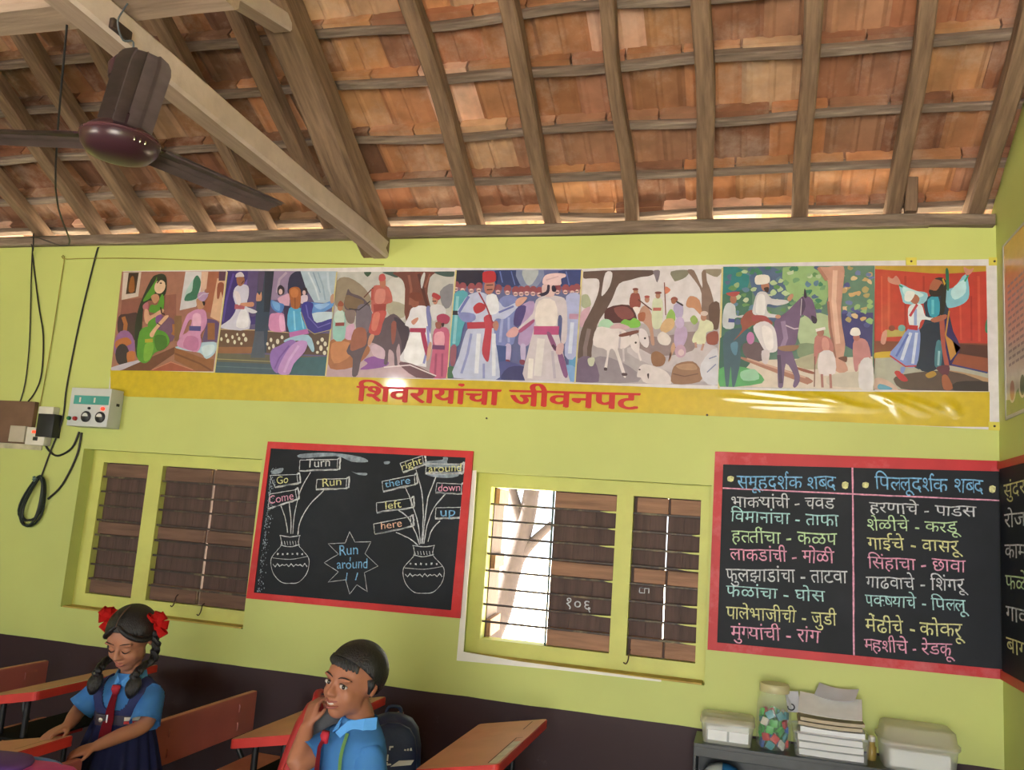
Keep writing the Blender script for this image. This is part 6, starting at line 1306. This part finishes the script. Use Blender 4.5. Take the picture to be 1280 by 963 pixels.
for s in (-1, 1):
    bm = NB(); add_ball(bm, Hb @ V((s * .135, -.318, -.005)), 1, 16, Hb.to_3x3() @ Matrix.Diagonal(V((.062, .05, .034)))); ey = obj('eye', bm, M_EYEW, BO, smooth='all')
    bm = NB(); add_ball(bm, Hb @ V((s * .135 + .022, -.346, -.002)), 1, 12, Hb.to_3x3() @ Matrix.Diagonal(V((.028, .024, .029)))); obj('iris', bm, M_IRIS, ey, smooth='all')
    arc_strip(Hb, [(s * .068, -.345, .012), (s * .105, -.366, .030), (s * .155, -.358, .030), (s * .20, -.315, .006)], .010, M_LASH, BO, 'eyelash')
    arc_strip(Hb, [(s * .05, -.360, .080), (s * .12, -.374, .112), (s * .19, -.338, .108), (s * .235, -.285, .080)], .017, M_LASH, BO, 'eyebrow', .5)
hbo = hair_cap(Hb, (.380, .460, .415), (0, .07, .15), [((0, -.27, .215), (0, -.70, -.71)), ((0, .15, -.02), (0, -.62, -.78)), ((0, .2, -.22), (0, 0, -1))], M_HAIR, BO)
for s in (-1, 1):
    bm = NB(); P = [Hb @ V(p) for p in ((s * .345, -.03, .12), (s * .35, -.02, .02), (s * .335, -.025, -.07))]; add_tube(bm, P, [.013, .010, .004], 8, flat=.6); obj('sideburn', bm, M_HAIR, hbo, smooth='all')
for k in range(12):                                         # short ends of the combed hair along the hairline
    x = -.26 + .045 * k; yf = -.335 + x * x * 1.25; bm = NB()
    P = smooth_pts([Hb @ V(p) for p in ((x * .85 - .02, yf + .05, .335), (x, yf + .012, .27), (x + .03, yf + .006, .215 - .012 * (k % 3)))], 4, False)
    add_tube(bm, P, [.0085 * (1 - .75 * (i / (len(P) - 1)) ** 2) for i in range(len(P))], 8, flat=.45); obj('hair_lock', bm, M_HAIR, hbo, smooth='all')
shr = [((0, 0, .50), .118, .092), ((0, 0, .62), .112, .088), ((0, 0, .74), .110, .084), ((0, 0, .84), .108, .082), ((0, 0, sz - .04), .113, .076), ((0, .003, sz - .012), .102, .066), ((0, .008, sz + .006), .074, .058), ((0, .010, sz + .018), .054, .050), ((0, .010, sz + .036), .047, .046)]
bs = shell(densify(shr), m=M_SHIRT, name='shirt', parent=BO)
sleeve(bSR, bER, .043, .047, .78, bs, M_SHIRT); sleeve(bSL, bEL, .043, .048, .80, bs, M_SHIRT)
collar(sz + .022, .048, bs, M_SHIRT, .010)
tie(BO, sz - .006, lambda z: -.068 - .030 * min(1, max(0, (sz + .012 - z) / .04)), .27, xs=-.01)
shell(densify([((0, 0, .34), .145, .10), ((0, 0, .44), .132, .098), ((0, 0, .54), .116, .090)]), m=M_NAVY, name='shorts', parent=BO)
for s in (-1, 1):
    bm = NB(); limb(bm, [V((s * .06, .02, .034)), V((s * .062, -.04, .030)), V((s * .064, -.108, .022))], [.034, .033, .024]); obj('shoe', bm, M_DARK, BO, smooth='all')
bm = NB(); P = smooth_pts([V((.062, -.052, sz + .010)), V((.082, -.074, sz - .05)), V((.098, -.072, .80)), V((.112, -.05, .70)), V((.118, .0, .60))], 6, False)
L_ = []
for i, p in enumerate(P): L_.append((bm.verts.new(p + V((-.007, -.004, 0))), bm.verts.new(p + V((.007, -.001, .002)))))
for a_, b_ in zip(L_, L_[1:]): bm.faces.new((a_[0], b_[0], b_[1], a_[1]))
bmesh.ops.solidify(bm, geom=bm.faces[:], thickness=.003); obj('lanyard', bm, mat('lime_tape', (150, 200, 120), .6), BO, smooth='all')

# ------------------------------------------------------------------ schoolbags
def bag_body(bm, w_, d_, h, M, k=1.0):
    rings = []
    for z, s in ((0, .86), (.02, .97), (.10, 1.0), (.45, 1.0), (.70, .96), (.86, .84), (.95, .62), (1.0, .25)):
        rings.append([M @ p for p in ell((0, 0, z * h), w_ / 2 * s, d_ / 2 * (s * .9 + .1), 32, sq=.55)])
    add_loft(bm, rings)
def zipper(bm, w_, y_, h, M, r=.003):
    add_tube(bm, [M @ V(p) for p in [(w_ / 2 * .92 * math.cos(a), y_, h * (.42 + .40 * math.sin(a))) for a in [PI * k / 16 for k in range(17)]]], r, 6)
# navy bag on the bench behind the boy
nb_c = V((-1.285, 3.16, .405)); Mn = Matrix.Translation(nb_c) @ Matrix.Rotation(math.radians(24), 4, 'Z')
NBG = thing('backpack', 'navy blue backpack with white marks standing on the bench behind the boy', 'backpack', nb_c)
M_NB = mat('navy_nylon', (30, 44, 78), .5, .12, 14, bump=.2, spec=.4); M_RBAG = mat('red_nylon', (150, 34, 36), .55, .12, 14, bump=.2); M_GBAG = mat('grey_mesh', (70, 70, 74), .7, .15, 40)
bm = NB(); bag_body(bm, .235, .15, .365, Mn); obj('body', bm, M_NB, NBG, world=True, smooth='all')
bm = NB(); bag_body(bm, .20, .06, .34, Mn @ Matrix.Translation((0, -.065, .005))); pk = obj('front_pocket', bm, M_NB, NBG, world=True, smooth='all')
bm = NB(); zipper(bm, .225, -.074, .355, Mn); obj('zip', bm, mat('zip_blue', (52, 84, 140), .5), NBG, world=True, smooth='all')
bm = NB(); add_tube(bm, smooth_pts([Mn @ V(p) for p in ((-.03, .03, .35), (-.02, .035, .38), (.02, .035, .38), (.03, .03, .35))], 4, False), .007, 8); obj('handle', bm, M_NB, NBG, world=True, smooth='all')
for s in (-1, 1):
    bm = NB(); add_tube(bm, smooth_pts([Mn @ V(p) for p in ((s * .05, .06, .29), (s * .07, .10, .24), (s * .08, .10, .12), (s * .09, .06, .02))], 5, False), .014, 8, flat=.4); obj('shoulder_strap', bm, M_NB, NBG, world=True, smooth='all')
M_MARK = mat('white_mark', (206, 208, 204), .5)
def mark(pts, name): 
    bm = NB(); add_prism(bm, [Mn @ V((x, -.0985 + .12 * x * x * 4, z + .100)) for x, z in pts], Mn.to_3x3() @ V((0, -.002, 0))); obj(name, bm, M_MARK, pk, world=True)
mark([(.0, .10), (.03, .122), (.085, .125), (.075, .108)], 'white_swoosh')
_k = .035
for pts in ([(-.045, .158), (-.040, .158), (-.040, .166), (-.030, .168), (-.030, .173), (-.045, .172)], [(-.05, .120), (-.045, .120), (-.045, .142), (-.05, .142)], [(-.05, .104), (-.032, .106), (-.033, .111), (-.045, .110), (-.045, .116), (-.05, .116)], [(.045, .158), (.052, .157), (.053, .162), (.046, .163)], [(.056, .158), (.062, .157), (.063, .165), (.057, .165)], [(.066, .158), (.075, .158), (.072, .168), (.068, .167)]): mark([(x + (_k if x < 0 else 0), z) for x, z in pts], 'white_lettering')
bm = NB(); q = Mn @ V((-.065, -.112, .06)); add_box(bm, q.x - .004, q.x + .004, q.y - .003, q.y + .003, q.z - .03, q.z, bev=.002); obj('zip_pull', bm, mat('pull_grey', (160, 160, 156), .3, metal=.6), NBG, world=True)
# red bag over the boy's shoulder
rb = at_d(380, 962, 2.42); Mr = Matrix.Translation(V((rb.x, rb.y, rb.z - .12))) @ Matrix.Rotation(math.radians(22), 4, 'Z') @ Matrix.Rotation(math.radians(14), 4, 'Y')
RBG = thing('backpack', 'red backpack with a grey top panel slung over the boy\'s raised hand', 'backpack', V((rb.x, rb.y, rb.z - .12)))
bm = NB(); bag_body(bm, .20, .13, .33, Mr); obj('body', bm, M_RBAG, RBG, world=True, smooth='all')
bm = NB(); bag_body(bm, .135, .05, .10, Mr @ Matrix.Translation((.025, -.05, .215))); obj('grey_panel', bm, M_GBAG, RBG, world=True, smooth='all')
bm = NB(); bag_body(bm, .17, .05, .19, Mr @ Matrix.Translation((0, -.06, .01))); obj('front_pocket', bm, M_RBAG, RBG, world=True, smooth='all')
hw = BM2 @ bWR
bm = NB(); add_tube(bm, smooth_pts([Mr @ V((.06, .02, .31)), at_d(403, 864, 2.45), at_d(393, 884, 2.375), at_d(378, 925, 2.40), Mr @ V((-.05, -.06, .05))], 5, False), .011, 8, flat=.45); obj('shoulder_strap', bm, M_RBAG, RBG, world=True, smooth='all')
# pink and blue bag lying on the near desk
pc = at_z(26, 984, .755); _A = V((math.cos(YAW), math.sin(YAW), 0)); _Y = V((0, 0, -1)); _X = _Y.cross(_A)
Mp = Matrix(((_X.x, _Y.x, _A.x, 0), (_X.y, _Y.y, _A.y, 0), (_X.z, _Y.z, _A.z, 0), (0, 0, 0, 1))); Mp = Matrix.Translation(pc - _A * .18) @ Mp
PBG = thing('backpack', 'pink and blue schoolbag lying on the near desk under the girl\'s hands', 'backpack', V((pc.x, pc.y, .71)))
M_PINK = mat('pink_nylon', (196, 60, 140), .55, .12, 14, bump=.2); M_SKY = mat('sky_nylon', (88, 130, 196), .55, .12, 14)
bm = NB(); bag_body(bm, .22, .10, .32, Mp); obj('body', bm, M_PINK, PBG, world=True, smooth='all')
bm = NB(); zipper(bm, .24, -.035, .33, Mp, .009); obj('blue_piping', bm, M_SKY, PBG, world=True, smooth='all')
bm = NB(); bag_body(bm, .16, .04, .17, Mp @ Matrix.Translation((0, -.05, .02))); obj('front_pocket', bm, mat('purple_nylon', (88, 52, 120), .6), PBG, world=True, smooth='all')
for s in (-1, 1):
    bm = NB(); add_tube(bm, smooth_pts([Mp @ V(p) for p in ((s * .04, .05, .30), (s * .06, .075, .22), (s * .07, .07, .10), (s * .08, .05, .02))], 5, False), .012, 8, flat=.5); obj('shoulder_strap', bm, M_SKY, PBG, world=True, smooth='all')
